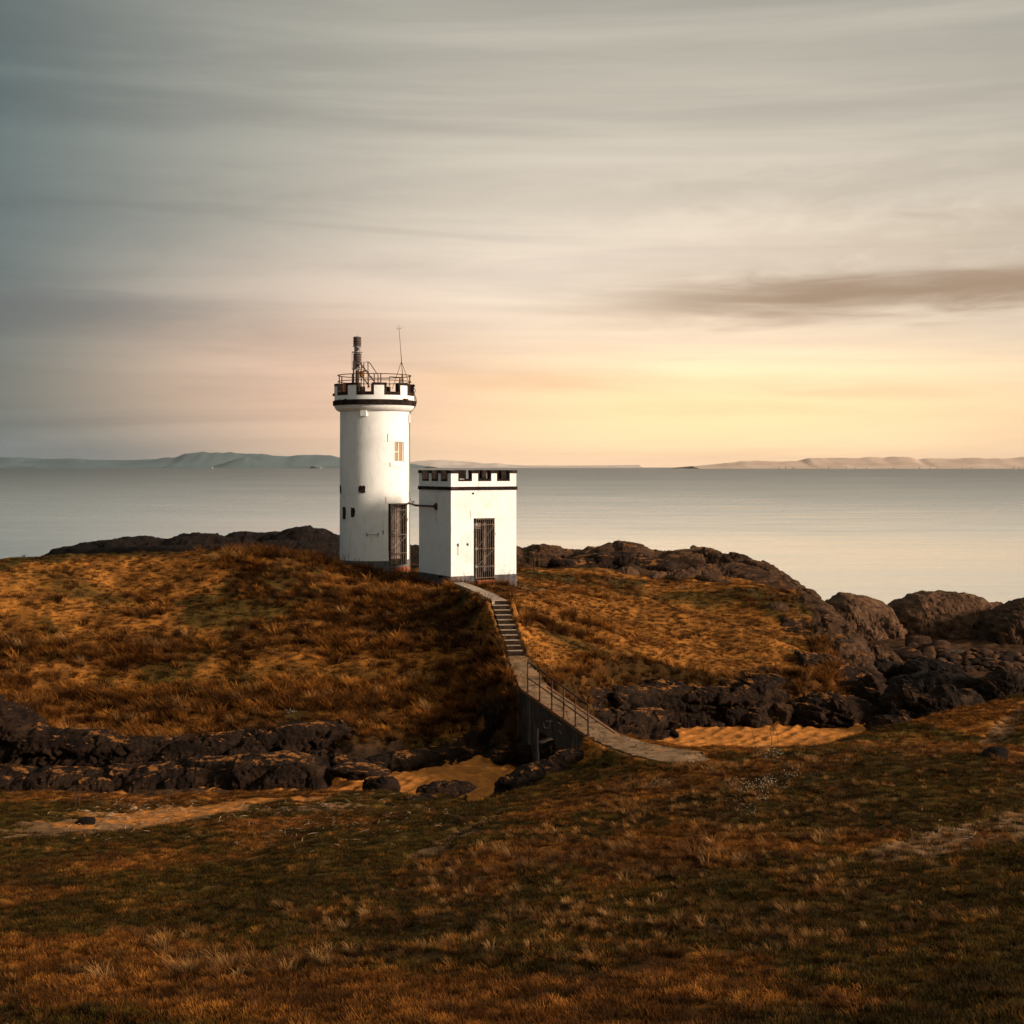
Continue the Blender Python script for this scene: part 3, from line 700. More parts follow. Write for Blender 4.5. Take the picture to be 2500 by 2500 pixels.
# corbelled head
zc = [tl(tz(y)) for y in (1005, 1001, 996, 991.6, 990.4, 979.5, 978.5)]
MB().lathe([(rt, zc[0]-.02), (rt+.10, zc[0]), (rt+.22, zc[1]), (rt+.29, zc[2]), (rt+.31, zc[3]), (rt+.31, zc[3]+.04)], n=96).build('corbel', M['white'], tower, smooth=True)
b = MB().lathe([(rt+.30, zc[3]), (rt+.385, zc[3]+.01), (rt+.395, zc[5]-.03), (rt+.36, zc[5]), (rt+.28, zc[6])], n=96)
b.build('string_band', M['black'], tower, smooth=False)
RP = 2.16
zp0, zp1, zp2 = zc[5]-.02, tl(ZC + 3.88), tl(ZC + 4.42)
b = MB(); b.lathe([(RP, zp0), (RP, zp1)], n=96); b.build('parapet_wall', M['white'], tower, smooth=True)
b = MB(); b.lathe([(RP-.26, zp0-.1), (RP-.26, zp1)], n=96); b.lathe([(RP-.26, zp0-.06), (0, zp0)], n=96); b.build('roof_floor', M['black'], tower, smooth=False)
NM = 9
for k in range(NM):
    ac = R(-28 + 40 * k); hw_ = R(7.3)
    MB().block(RP-.255, RP+.002, ac-hw_, ac+hw_, zp1, zp2-.09, 4).build('merlon', M['white'], tower)
    cb = MB(); QW = R(3.3)
    cb.block(RP-.27, RP+.025, ac-hw_-QW, ac+hw_+QW, zp2-.09, zp2+.03, 5); cb.block(RP-.272, RP-.256, ac-hw_-QW, ac+hw_+QW, zp1+.10, zp2-.09, 5)
    cb.block(RP-.255, RP+.014, ac-hw_-QW, ac-hw_-.001, zp1+.10, zp2-.09, 1); cb.block(RP-.255, RP+.014, ac+hw_+.001, ac+hw_+QW, zp1+.10, zp2-.09, 1)
    cb.build('coping', M['black'], tower)
    a0, a1 = ac+hw_, ac+R(40)-hw_
    MB().block(RP-.262, RP+.016, a0, a1, zp1-.07, zp1+.10, 6).build('embrasure_sill', M['black'], tower)
# lintels, sill, window
MB().block(rt-.05, rb+.022, R(24.0), R(72.0), zdt+.0, zdt+.38, 10).build('door_lintel', M['trim'], tower)
MB().block(rt-.05, rb+.022, R(27.5), R(74.0), zw1+.0, zw1+.42, 10).build('window_lintel', M['trim'], tower)
MB().block(rt-.05, rb+.030, R(31.5), R(69.0), zw0-.25, zw0-.0, 10).build('window_sill', M['trim'], tower)
am = (WA0 + WA1) / 2
win = Matrix.Translation((math.sin(am)*(rb-.13), -math.cos(am)*(rb-.13), 0)) @ Matrix.Rotation(am, 4, 'Z')
hwn = math.sin((WA1-WA0)/2) * rb - .01
b = MB()
for (x0, x1, z0, z1) in ((-hwn, -hwn+.045, zw0, zw1), (hwn-.045, hwn, zw0, zw1), (-hwn+.045, hwn-.045, zw0, zw0+.05), (-hwn+.045, hwn-.045, zw1-.05, zw1), (-.02, .02, zw0+.05, zw1-.05), (-hwn+.045, -.02, (zw0+zw1)/2-.02, (zw0+zw1)/2+.02)):
    b.box(x0, x1, -.03, .03, z0, z1, win)
wf = b.build('window', M['trim'], tower)
for (x0, x1, z0, z1) in ((-hwn+.045, -.02, zw0+.05, (zw0+zw1)/2-.02), (-hwn+.045, -.02, (zw0+zw1)/2+.02, zw1-.05), (.02, hwn-.045, zw0+.05, zw1-.05)):
    q = MB().box(x0, x1, .0, .012, z0, z1, win).build('pane', M['glass'], wf)
MB().box(-hwn-.02, hwn+.02, .05, .07, zw0-.02, zw1+.02, win).build('blind', simple('pale_blind', (.42, .27, .15), (.50, .34, .20), 2), tower)

def gate(parent, Mx, wd, z0, z1, name='iron_gate'):
    """barred gate in local X-Z, facing -Y; bars, rails, braces, lock as parts of parts"""
    fr = MB(); h = z1 - z0
    rails = [z0 + .03, z0 + h*.20, z0 + h*.50, z0 + h*.90, z1 - .02]
    for z in rails: fr.box(-wd/2, wd/2, -.012, .012, z-.018, z+.018, Mx)
    for x in (-wd/2, wd/2): fr.box(x-.022, x+.022, -.02, .02, z0, z1, Mx)
    g_ = fr.build(name, M['bar'], parent)
    nb = 8; me_ = None
    for i in range(nb):
        x = -wd/2 + wd * (i + 1) / (nb + 1)
        MB().tube([Mx @ Vector((x, -.022, z0+.0)), Mx @ Vector((x, -.022, z1+.0))], .013, 6).build('bar', M['bar'], g_)
    for (za, zb_) in ((rails[1], rails[2]), (rails[2], rails[3])):
        MB().tube([Mx @ Vector((-wd/2, -.045, za)), Mx @ Vector((wd/2, -.045, zb_))], .016, 6).build('brace', M['bar'], g_)
    for z in (rails[1], rails[2], rails[3]):
        MB().box(-wd/2-.05, -wd/2+.05, -.05, .0, z-.06, z+.06, Mx).build('hinge', M['grey_metal'], g_)
    MB().box(wd/2-.04, wd/2+.05, -.06, .0, z0+h*.72, z0+h*.76, Mx).build('bolt', M['grey_metal'], g_)
    return g_
ad = (DA0 + DA1) / 2
wdoor = 2 * math.sin((DA1 - DA0)/2) * rb
Md = Matrix.Translation((math.sin(ad)*(rb*math.cos((DA1-DA0)/2)+.02), -math.cos(ad)*(rb*math.cos((DA1-DA0)/2)+.02), 0)) @ Matrix.Rotation(ad, 4, 'Z')
gate(tower, Md @ Matrix.Translation((.05, 0, 0)), wdoor - .14, zdb - .05, zdt - .03)
Mi = Md @ Matrix.Translation((0, .42, 0))
MB().box(-wdoor/2-.3, wdoor/2+.3, .03, .08, zdb-.05, zdt+.05, Mi).build('door_back', M['inner'], tower)
dr = MB().box(-wdoor*.12, wdoor*.5, -.05, -.02, zdb+.28, zdt, Mi).build('door', M['wood'], tower)
for i in range(4):
    x0 = -wdoor*.12 + i * wdoor*.155
    MB().box(x0+.008, x0+wdoor*.155-.008, -.075, -.051, zdb+.29, zdt-.01, Mi).build('plank', M['wood'], dr)

# bare patches where fittings once stood: ragged scabs of exposed masonry
rs = random.Random(3)
for (x0, x1, y0, y1) in ((884,901,1184,1202),(833,837.5,1185,1204),(842.5,851,1237,1266),(864.5,875,1237,1260)):
    a0, a1 = math.asin(max(-.999, (x0-914.5)/84.2)), math.asin((x1-914.5)/84.2)
    n_ = 22; pts = []
    ac, az_ = (a0+a1)/2, tl((tz(y0)+tz(y1))/2); ha, hz_ = (a1-a0)/2, abs(tl(tz(y0))-tl(tz(y1)))/2
    for k in range(n_):
        t = 2*math.pi*k/n_; cs, sn = math.cos(t), math.sin(t); q = 1/(abs(cs)**6+abs(sn)**6)**(1/6) * rs.uniform(.84, 1.08)
        a = ac + ha*cs*q; z = az_ + hz_*sn*q; pts.append((math.sin(a)*(rb+.012), -math.cos(a)*(rb+.012), z))
    inn = [(math.sin(ac)*(rb+.014), -math.cos(ac)*(rb+.014), az_)]
    back = [(p[0]*.985, p[1]*.985, p[2]) for p in pts]
    vv = pts + inn + back; ff = [(k, (k+1) % n_, n_) for k in range(n_)] + [(k, n_+1+k, n_+1+(k+1)%n_, (k+1)%n_) for k in range(n_)]
    mesh_obj('bare_patch', vv, ff, M['black'], tower)
# pointer bracket: two flanges and a rod
def on_tower(px, py, off=0.0):
    a = math.asin((px-914.5)/84.2); return Vector((math.sin(a)*(rb+off), -math.cos(a)*(rb+off), tl(tz(py) - .0)))
fb = MB().tube([on_tower(905,1301,.08), on_tower(918,1301,.09), on_tower(930,1301,.08)], .012, 6).build('bracket_rod', M['grey_metal'], tower)
for px_, sg in ((903, 1), (932, -1)):
    c_ = on_tower(px_, 1301, .0); o_ = on_tower(px_ + sg*3, 1301, .12)
    vv = [c_ + Vector((0,0,.13)), c_ - Vector((0,0,.13)), on_tower(px_+sg*4,1301,0), o_]
    mesh_obj('bracket_flange', vv, [(0,1,3),(0,3,2),(1,2,3),(0,2,1)], M['grey_metal'], tower)
for py_ in (1293, 1298):
    c_ = on_tower(942.5, py_, .0); MB().box(c_.x-.03, c_.x+.03, c_.y-.05, c_.y+.05, c_.z-.03, c_.z+.03).build('fixing', M['rust'], tower)
# box below the corbel, floodlight, vents, down pipe and loose cable
a = math.asin((897.5-914.5)/84.2)
Mb = Matrix.Translation((math.sin(a)*rb, -math.cos(a)*rb, 0)) @ Matrix.Rotation(a, 4, 'Z')
MB().box(-.17, .17, -.14, .05, tl(tz(1019)), tl(tz(1005)), Mb).build('junction_box', M['trim'], tower, bevel=.01)
def bracket_box(px, py, w_, h_, d_, name, m_):
    a = math.asin((px-914.5)/97.5); Mq = Matrix.Translation((math.sin(a)*RP, -math.cos(a)*RP, tl(ZC-(py-HOR)/(F/(TD-RP*math.cos(a)))))) @ Matrix.Rotation(a, 4, 'Z')
    MB().box(-w_/2, w_/2, -d_, 0, -h_/2, h_/2, Mq).build(name, m_, tower, bevel=.008)
bracket_box(993, 975.5, .24, .09, .16, 'floodlight', M['iron']); bracket_box(852.5, 976, .15, .10, .06, 'vent', M['black']); bracket_box(838, 977, .10, .07, .05, 'vent', M['black'])
bracket_box(818, 964, .12, .14, .10, 'vent', M['black'])
pa = R(83)
pp = lambda z, r_=.05: Vector((math.sin(pa)*(rb+r_), -math.cos(pa)*(rb+r_), z))
MB().tube([pp(zc[0]-.45), pp(zc[0]-3), pp(zc[0]-6), pp(tl(ZC-5.9))], .028, 8).build('downpipe', M['grey_metal'], tower)
MB().box(-.05, .05, -.06, .06, -.2, .25, Matrix.Translation(pp(zc[0]-.4))).build('pipe_head', M['trim'], tower)
cab = []
for (x, y) in ((1600,1160),(1618,1200),(1600,1235),(1600,1260),(1625,1320),(1637,1390),(1625,1450),(1585,1510),(1540,1560),(1520,1612)):
    px, py = 780 + x*280/1932, 780 + y*280/1932
    cab.append(Vector(((px-914.5)/S, -.15, tl(tz(py)))))
MB().tube(cab, .022, 6).build('cable', M['iron'], tower, smooth=True)
MB().tube([c + Vector((-.07, .08, 0)) for c in cab[3:-1]], .018, 6).build('cable', M['iron'], tower, smooth=True)

# railing round the roof: rings and posts
RR = 1.98
ring = lambda z: [Vector((RR*math.sin(2*math.pi*k/48), -RR*math.cos(2*math.pi*k/48), z)) for k in range(48)]
zr1, zr2 = tl(ZC + 4.93), tl(ZC + 4.60)
MB().tube(ring(zr1), .026, 6, True).build('roof_rail', M['iron'], tower, smooth=True)
MB().tube(ring(zr2), .022, 6, True).build('roof_rail', M['iron'], tower, smooth=True)
for adg in (-67, -31, 5, 15, 53, 78, 110, 140, 180, 215, 250):
    q = R(adg); MB().tube([(RR*math.sin(q), -RR*math.cos(q), zp0+.05), (RR*math.sin(q), -RR*math.cos(q), zr1)], .03, 6).build('rail_post', M['iron'], tower)
# inner rail round the hatch, and the stair up to the lantern
zpy = lambda y: tl(tz(780 + y*280/1932)); zpx = lambda x: (780 + x*280/1932 - 914.5)/S
def pipe(name, pts, r_, y, m_='iron'):
    return MB().tube([Vector((zpx(a_), y if not isinstance(y, (list,)) else y[i], zpy(b_))) for i, (a_, b_) in enumerate(pts)], r_, 6).build(name, M[m_], tower)
pipe('hatch_rail', [(1195,1130),(1195,972),(1360,985),(1360,1110)], .026, -.55)
pipe('hatch_rail', [(1000,1110),(1000,1000),(1195,1000)], .024, -.55)
pipe('stair_rail', [(730,1150),(730,705),(800,703),(825,712),(960,912),(970,930),(970,1110)], .026, .55)
pipe('stair_rail', [(800,1150),(800,703)], .026, .55)
pipe('stair_stringer', [(655,690),(950,1085),(990,1140)], .032, .1)
pipe('stair_stringer', [(640,860),(800,1065),(850,1140)], .032, -.15)
pipe('stair_stringer', [(735,880),(830,885),(830,1150)], .030, -.2)
for i in range(7):
    t = (i+.5)/7; xa, ya = 660+300*t, 720+370*t
    c1_ = Vector((zpx(xa), .1, zpy(ya)))
    MB().box(c1_.x-.07, c1_.x+.07, .1, .55, c1_.z-.012, c1_.z+.012).build('tread', M['iron'], tower)
# scaffold of the lantern mast
LX, LY = zpx(627), .25
mast = MB()
mast.tube([(LX, LY, zp0), (LX, LY, zpy(850))], .10, 10)
mt = mast.build('lantern_mast', M['iron'], tower)
for dx_, dy_ in ((-.20,-.16),(.10,-.2),(-.20,.2),(.20,.2)):
    MB().tube([(LX+dx_, LY+dy_, zp0), (LX+dx_, LY+dy_, zpy(700))], .024, 6).build('mast_leg', M['iron'], mt)
for (y_a, r_) in ((830, .30), (545, .30), (452, .24)):
    MB().lathe([(0, zpy(y_a)-.02), (r_, zpy(y_a)-.02), (r_, zpy(y_a)+.02), (0, zpy(y_a)+.02)], LX, LY, 8).build('platform_ring', M['grey_metal'], mt)
for sx_ in (-.28, .26):
    MB().tube([(LX+sx_, LY-.02, zpy(830)), (LX+sx_, LY-.02, zpy(545))], .012, 6).build('tie_rod', M['pale_metal'], mt)
def lantern(y_top, y_bot):
    z1_, z0_ = zpy(y_top), zpy(y_bot); h = z1_ - z0_
    core = MB().lathe([(0, z0_), (.165, z0_), (.165, z1_-.02), (0, z1_+.02)], LX, LY, 20).build('lamp', simple('lens_%d' % y_top, (.20,.17,.16), (.34,.30,.28), 6, .25, 0, .001), mt, smooth=False)
    for k in range(5):
        z = z0_ + h*(k+.5)/5
        MB().lathe([(.16, z-h*.062), (.218, z-h*.062), (.228, z), (.218, z+h*.062), (.16, z+h*.062)], LX, LY, 20).build('louvre', M['iron'], core, smooth=False)
    MB().lathe([(.225, z1_-.01), (.16, z1_+.035), (0, z1_+.06)], LX, LY, 20).build('lamp_cap', M['grey_metal'], core)
    for k in range(4):
        q = R(45 + 90*k); MB().tube([(LX+.215*math.sin(q), LY-.215*math.cos(q), z0_), (LX+.215*math.sin(q), LY-.215*math.cos(q), z1_)], .010, 5).build('lamp_guard', M['iron'], core)
lantern(293, 440); lantern(572, 705)
for (ya, yb, r_) in ((458, 540, .165), (710, 828, .15)):
    bd_ = MB().lathe([(0, zpy(yb)), (r_, zpy(yb)), (r_, zpy(ya)), (0, zpy(ya))], LX, LY, 16).build('control_drum', M['grey_metal'], mt, smooth=False)
    MB().lathe([(0, 0), (.08, 0), (.085, .03), (0, .04)], 0, 0, 12).build('drum_port', M['iron'], bd_)
    o_ = bd_.children[0]; o_.matrix_local = Matrix.Translation((LX+.04, LY-r_-.0, (zpy(ya)+zpy(yb))/2)) @ Matrix.Rotation(R(90), 4, 'X')
MB().tube([(LX, LY, zpy(285)), (LX, LY, zpy(262))], .015, 6).build('lamp_spike', M['grey_metal'], mt)
MB().box(zpx(655), zpx(735), LY+.25, LY+.29, zpy(960), zpy(852)).build('orange_box', M['orange'], tower)
MB().box(zpx(385), zpx(520), .3, .9, zp0, zpy(1065)).build('equipment_box', M['brick'], tower)
MB().box(zpx(850), zpx(955), .5, .9, zp0, zpy(1085)).build('equipment_box', M['brick'], tower)
# whip aerial on its tripod
AX = zpx(1390); AY = -.4; za = zpy(712)
ae = MB().tube([(AX, AY, zpy(760)), (zpx(1392), AY, za), (zpx(1372), AY, zpy(450)), (zpx(1350), AY, zpy(175)), (zpx(1348), AY, zpy(108))], [.02,.02,.013,.010,.008], 6).build('whip_aerial', M['iron'], tower)
for (xa, ya, dyy) in ((1250,1185,-.9),(1412,1100,.5),(1440,1100,-1.0),(1510,1070,.4)):
    MB().tube([(AX, AY, za-.02), (zpx(xa), AY+dyy*.6, zpy(ya))], .014, 6).build('aerial_leg', M['iron'], ae)
for (xa, ya) in ((1303,152),(1398,147)):
    MB().tube([(zpx(1350), AY, zpy(180)), (zpx(xa), AY, zpy(ya))], .010, 6).build('aerial_prong', M['iron'], ae)

# ------------------------------------------------------------------ white blockhouse
BC = P(1101, 1414, 69.4); th = R(29); BS = 3.65
bz0 = ZC - 5.45
bh = empty('blockhouse', (BC.x, BC.y, bz0), th, 'square white blockhouse with black battlements in front of the round tower', 'blockhouse')
bh['label'] = 'small square white building with black battlements right of the round tower'
Hl = lambda z: z + 5.45                            # camera-relative height to local
z_w0, z_band0, z_band1, z_emb, z_top = Hl(-5.37), Hl(-1.16), Hl(-.99), Hl(-.70), Hl(-.20)
dx0, dx1, dzb, dzt = BS*.342, BS*.664, Hl(-5.50), Hl(-2.55)
def wallbox(b, x0, x1, z0, z1): b.box(x0, x1, 0, .3, z0, z1)
b = MB()
# front wall (local y=0 plane facing the steps), with a doorway; sides and back
wallbox(b, 0, dx0, z_w0, z_band0); wallbox(b, dx1, BS, z_w0, z_band0); wallbox(b, dx0, dx1, dzt, z_band0)
b.box(0, .3, .3, BS, z_w0, z_band0); b.box(BS-.3, BS, .3, BS, z_w0, z_band0); b.box(.3, BS-.3, BS-.3, BS, z_w0, z_band0)
b.build('wall', M['white'], bh)
e = .03
b = MB(); zq = Hl(-7.0)
b.box(-e, dx0, -e, .3, zq, z_w0); b.box(dx1, BS+e, -e, .3, zq, z_w0); b.box(-e, .3, .3, BS+e, zq, z_w0); b.box(BS-.3, BS+e, .3, BS+e, zq, z_w0); b.box(.3, BS-.3, BS-.3, BS+e, zq, z_w0); b.box(dx0, dx1, -e+.01, .3, zq, dzb-.12)
b.build('plinth', M['plinth'], bh)
e = .05
b = MB(); b.box(-e, BS+e, -e, BS+e, z_band0, z_band1); b.build('string_band', M['black'], bh, bevel=.012)
TH = .24
b = MB()
b.box(0, BS, 0, TH, z_band1, z_emb); b.box(0, BS, BS-TH, BS, z_band1, z_emb); b.box(0, TH, TH, BS-TH, z_band1, z_emb); b.box(BS-TH, BS, TH, BS-TH, z_band1, z_emb)
b.build('parapet_wall', M['white'], bh)
b = MB(); b.box(TH, BS-TH, TH, BS-TH, z_band1, z_band1+.06)
for (x0,x1,y0,y1) in ((TH, BS-TH, TH, TH+.012), (TH, BS-TH, BS-TH-.012, BS-TH), (TH, TH+.012, TH+.012, BS-TH-.012), (BS-TH-.012, BS-TH, TH+.012, BS-TH-.012)):
    b.box(x0, x1, y0, y1, z_band1+.06, z_emb-.002)
b.build('roof_floor', M['black'], bh)
gaps = [(.111,.317),(.411,.611),(.70,.898)]
def side(k):
    """battlements of side k, local frame rotated by k quarter turns about the centre"""
    cz = Matrix.Translation((BS/2, BS/2, 0)) @ Matrix.Rotation(R(90*k), 4, 'Z') @ Matrix.Translation((-BS/2, -BS/2, 0))
    edges = [TH if k % 2 else 0.0] + [t*BS for g_ in gaps for t in g_] + [BS - (TH if k % 2 else 0.0)]
    for i in range(0, 8, 2):
        x0, x1 = edges[i], edges[i+1]
        MB().box(x0, x1, 0, TH, z_emb, z_top-.13, cz).build('merlon', M['white'], bh)
        full0 = i == 0; full1 = i == 6; o = .035
        b = MB(); b.box(x0 - (.075 if not full0 else (0 if k % 2 else o)), x1 + (.075 if not full1 else (0 if k % 2 else o)), -o, TH+.03, z_top-.13, z_top+.02, cz)
        b.box(x0 if full0 else x0-.07, x1 if full1 else x1+.07, TH+.001, TH+.014, z_emb+.07, z_top-.131, cz)
        if not full0: b.box(x0-.07, x0-.001, -.012, TH, z_emb+.07, z_top-.131, cz)
        if not full1: b.box(x1+.001, x1+.07, -.012, TH, z_emb+.07, z_top-.131, cz)
        b.build('coping', M['black'], bh)
    for g_ in gaps:
        MB().box(g_[0]*BS, g_[1]*BS, -.014, TH+.02, z_emb-.02, z_emb+.07, cz).build('embrasure_sill', M['black'], bh)
for k in range(4): side(k)
MB().box(BS*.292, BS*.727, -.022, .1, dzt+.0, dzt+.40).build('door_lintel', M['trim'], bh)
b = MB(); b.box(dx0-.0, dx0+.012, .012, .42, dzb-.1, dzt-.01); b.box(dx1-.012, dx1, .012, .42, dzb-.1, dzt-.01); b.box(dx0+.012, dx1-.012, .012, .42, dzt-.022, dzt-.01)
b.build('door_reveal', M['black'], bh)
gate(bh, Matrix.Translation(((dx0+dx1)/2 + .05, -.01, 0)), (dx1-dx0) - .16, dzb - .02, dzt - .02)
MB().box(dx0, dx1, .5, .54, dzb-.2, dzt).build('door_back', M['inner'], bh)
dr = MB().box(dx0+(dx1-dx0)*.62, dx1-.015, .36, .40, dzb+.30, dzt-.03).build('door', M['wood'], bh)
for i in range(3):
    x0 = dx0+(dx1-dx0)*.62 + i*.132
    MB().box(x0+.006, x0+.126, .338, .359, dzb+.31, dzt-.04).build('plank', M['wood'], dr)
MB().box(dx0+.25, dx0+.62, .40, .43, dzt-.55, dzt-.25).build('notice_board', M['wood'], bh)
for (fx, zc_, rod) in ((.100, -3.85, True), (.245, -3.84, False)):
    x = fx*BS
    mesh_obj('bracket_flange', [(x-.07,0,Hl(zc_)+.05),(x+.05,0,Hl(zc_)+.11),(x+.05,0,Hl(zc_)-.09),(x+.03,-.10,Hl(zc_)+.02)], [(0,3,1),(1,3,2),(0,2,3),(0,1,2)], M['grey_metal'], bh)
    if rod: MB().tube([(x+.03,-.06,Hl(zc_)), (x+.03,-.06,Hl(zc_)-.50)], .012, 6).build('bracket_rod', M['grey_metal'], bh)
MB().box(BS*.32, BS*.345, -.03, .0, Hl(-1.36), Hl(-1.28)).build('vent', M['black'], bh)
MB().tube([(-.03, 1.0, .02), (-.16, 1.0, .0)], .06, 10).build('waste_outlet', M['black'], bh)

# conduit between the tower and the blockhouse
fp = Vector((bh.matrix_basis @ Vector((-.04, 1.62, Hl(-1.98)))))
tp = Vector((T0.x + math.sin(pa)*(rb+.02), T0.y - math.cos(pa)*(rb+.02), fp.z))
nf_ = Vector((-math.cos(th), -math.sin(th), 0)); kn = Vector((bh.matrix_basis @ Vector((-.16, BS + .05, Hl(-1.98)))))
el = fp + nf_ * .16
cd = MB().tube([tp + Vector((-.02, 0, 0)), kn.lerp(tp, .06), kn, kn.lerp(el, .06), el], .055, 10).build('conduit', M['iron'])
tag(cd, 'rusty pipe running from the round tower to the square building', 'pipe')
MB().tube([tp + Vector((.02,-.02,.62)), tp + Vector((.03,-.02,.30)), tp + Vector((.12,-.01,.10)), tp + Vector((.30,0,.07)), tp.lerp(kn,.5) + Vector((0,-.02,.07))], .022, 6).build('cable', M['iron'], cd, smooth=True)
dn_ = -nf_
MB().tube([fp - dn_*.13, fp - dn_*.02, fp], [.06, .16, .19], 12).build('flange', M['iron'], cd)

# brick thresholds in front of the doors
rs = random.Random(11)
brick_me = MB().box(-.11, .11, -.055, .055, -.035, .035).build('brick', M['brick'], None, bevel=0)
proto_me = brick_me.data; bpy.data.objects.remove(brick_me)
def doorstep(mx, wd, label, rows=3):
    t = empty('doorstep', mx.to_translation(), mx.to_euler().z, label, 'doorstep')
    for r_ in range(rows):
        n_ = int(wd / .235)
        for i in range(n_):
            o_ = bpy.data.objects.new('brick', proto_me); C.objects.link(o_); o_.parent = t
            o_.location = (-wd/2 + (i+.5)*wd/n_ + rs.uniform(-.012,.012) + (.06 if r_ % 2 else 0), -.06 - rs.uniform(0,.02) - .0*r_, -.04 - r_*.078)
            o_.rotation_euler = (rs.uniform(-.04,.04), rs.uniform(-.04,.04), rs.uniform(-.06,.06))
    return t
doorstep(bh.matrix_basis @ Matrix.Translation(((dx0+dx1)/2, -.06, dzb-.09)), .95, 'worn red brick doorstep under the barred gate of the square building', 3)
doorstep(tower.matrix_basis @ Md @ Matrix.Translation((.1, -.08, zdb-.12)), 1.15, 'broken red brick doorstep at the foot of the round tower', 4)

# ------------------------------------------------------------------ slab path, steps, ramp, footbridge
def frame_at(line, t_len):
    d_ = 0
    for a, b in zip(line[:-1], line[1:]):
        L_ = math.hypot(b[0]-a[0], b[1]-a[1])
        if d_ + L_ >= t_len or b is line[-1]:
            t = (t_len - d_) / L_; p = Vector((a[0]+t*(b[0]-a[0]), a[1]+t*(b[1]-a[1]), a[2]+t*(b[2]-a[2]) + ZC))
            dr_ = Vector((b[0]-a[0], b[1]-a[1], b[2]-a[2])).normalized(); s_ = Vector((dr_.y, -dr_.x, 0)).normalized()
            return p, dr_, s_, a[3]+t*(b[3]-a[3])
        d_ += L_
def line_len(line): return sum(math.hypot(b[0]-a[0], b[1]-a[1]) for a, b in zip(line[:-1], line[1:]))
rs = random.Random(21)
pth = empty('slab_path', (slab_line[-1][0], slab_line[-1][1], slab_line[-1][2] + ZC), 0, 'narrow path of pale concrete slabs leading up from the steps to the square building', 'path')
Ls = line_len(slab_line); n_ = 9
for i in range(n_):
    a0, a1 = Ls*i/n_ + .02, Ls*(i+1)/n_ - .02
    p0, d0, s0, h0 = frame_at(slab_line, a0); p1, d1, s1, h1 = frame_at(slab_line, a1)
    if s0.x < 0: s0 = -s0
    if s1.x < 0: s1 = -s1
    dz_ = rs.uniform(-.012, .012); v = []
    for z_ in (-.16, .02 + dz_):
        v += [p0 - s0*h0 + Vector((0,0,z_)), p0 + s0*h0 + Vector((0,0,z_)), p1 + s1*h1 + Vector((0,0,z_)), p1 - s1*h1 + Vector((0,0,z_))]
    o = mesh_obj('slab', [q - Vector(pth.location) for q in v], [(3,2,1,0),(4,5,6,7),(0,1,5,4),(1,2,6,5),(2,3,7,6),(3,0,4,7)], M['slab'], pth)
    md = o.modifiers.new('bevel', 'BEVEL'); md.width = .015; md.segments = 2
st_ = empty('stone_steps', (step_bot[0], step_bot[1], step_bot[2] + ZC), 0, 'straight flight of eleven worn concrete steps cut into the grassy bank', 'steps')
pt, pb = Vector((step_top[0], step_top[1], step_top[2]+ZC)), Vector((step_bot[0], step_bot[1], step_bot[2]+ZC))
NSt = 11; sdv = (pb - pt); run = sdv.xy.length / NSt; rise = -sdv.z / NSt
dv = Vector((sdv.x, sdv.y, 0)).normalized(); sv = Vector((-dv.y, dv.x, 0)); sv = -sv if sv.x < 0 else sv
for i in range(NSt):
    zt = pt.z - rise*i                               # top of this tread; riser below it
    c_ = pt + dv * (run * i); hw_ = .37 - .006*i + rs.uniform(-.02, .02); j = rs.uniform(-.012, .012)
    def sb(name, u0, u1, z0, z1, m_, hh, par, bev=.012):
        v = [c_.xy.to_3d() + dv*u + sv*t + Vector((0,0,z)) - Vector(st_.location) for z in (z0, z1) for u in (u0, u1) for t in (-hh, hh)]
        b = MB(); b.add(v, [(0,2,3,1),(4,5,7,6),(0,1,5,4),(2,6,7,3),(0,4,6,2),(1,3,7,5)]); return b.build(name, m_, par, bevel=bev)
    if i < NSt - 0:
        tr = sb('tread', -run*.98 if i else -.02, .025, zt - .014, zt + j*.3, M['slab'], hw_, st_)
        sb('riser', -.18, -.004, zt - rise - .12, zt - .015, M['riser'], hw_ - .015, st_, 0)
# path surfaces
def strip(name, line, thick, m_, jag, par=None, n=60):
    L_ = line_len(line); v = []; f = []
    for i in range(n + 1):
        p, d_, s_, h = frame_at(line, min(L_ - 1e-4, L_*i/n))
        if s_.x < 0: s_ = -s_
        for k, t in enumerate((-1, -.33, .33, 1)):
            w_ = h * t
            if abs(t) == 1: w_ += t * jag * float(perlin(np.array([i*.21 + t*40]), np.array([3.1]))[0])
            v.append(p + s_*w_ + Vector((0,0,(.015 if abs(t) < 1 else 0) + .012*float(perlin(np.array([i*.3]), np.array([t*4.]))[0]))))
        v.append(p + s_*h*1.0 + Vector((0,0,-thick))); v.append(p - s_*h*1.0 + Vector((0,0,-thick)))
    for i in range(n):
        a, b = i*6, (i+1)*6
        for k, k2 in ((0,1),(1,2),(2,3),(3,4),(4,5),(5,0)): f.append((a+k, a+k2, b+k2, b+k))
    f += [(0,1,2,3,4,5), tuple(n*6+k for k in (5,4,3,2,1,0))]
    b = MB(); b.v = [tuple(q) for q in v]; b.f = f
    return b.build(name, m_, par)
rp = strip('concrete_path', [(a, b, c+.0, d_) for a, b, c, d_ in ramp_line], .3, M['concrete'], .10)
tag(rp, kind='structure', label='worn concrete path between the steps and the footbridge')
fpth = strip('curved_path', [(a, b, c+.0, d_) for a, b, c, d_ in far_line], .35, M['concrete'], .16)
tag(fpth, kind='structure', label='worn concrete path curving from the footbridge into the grass')

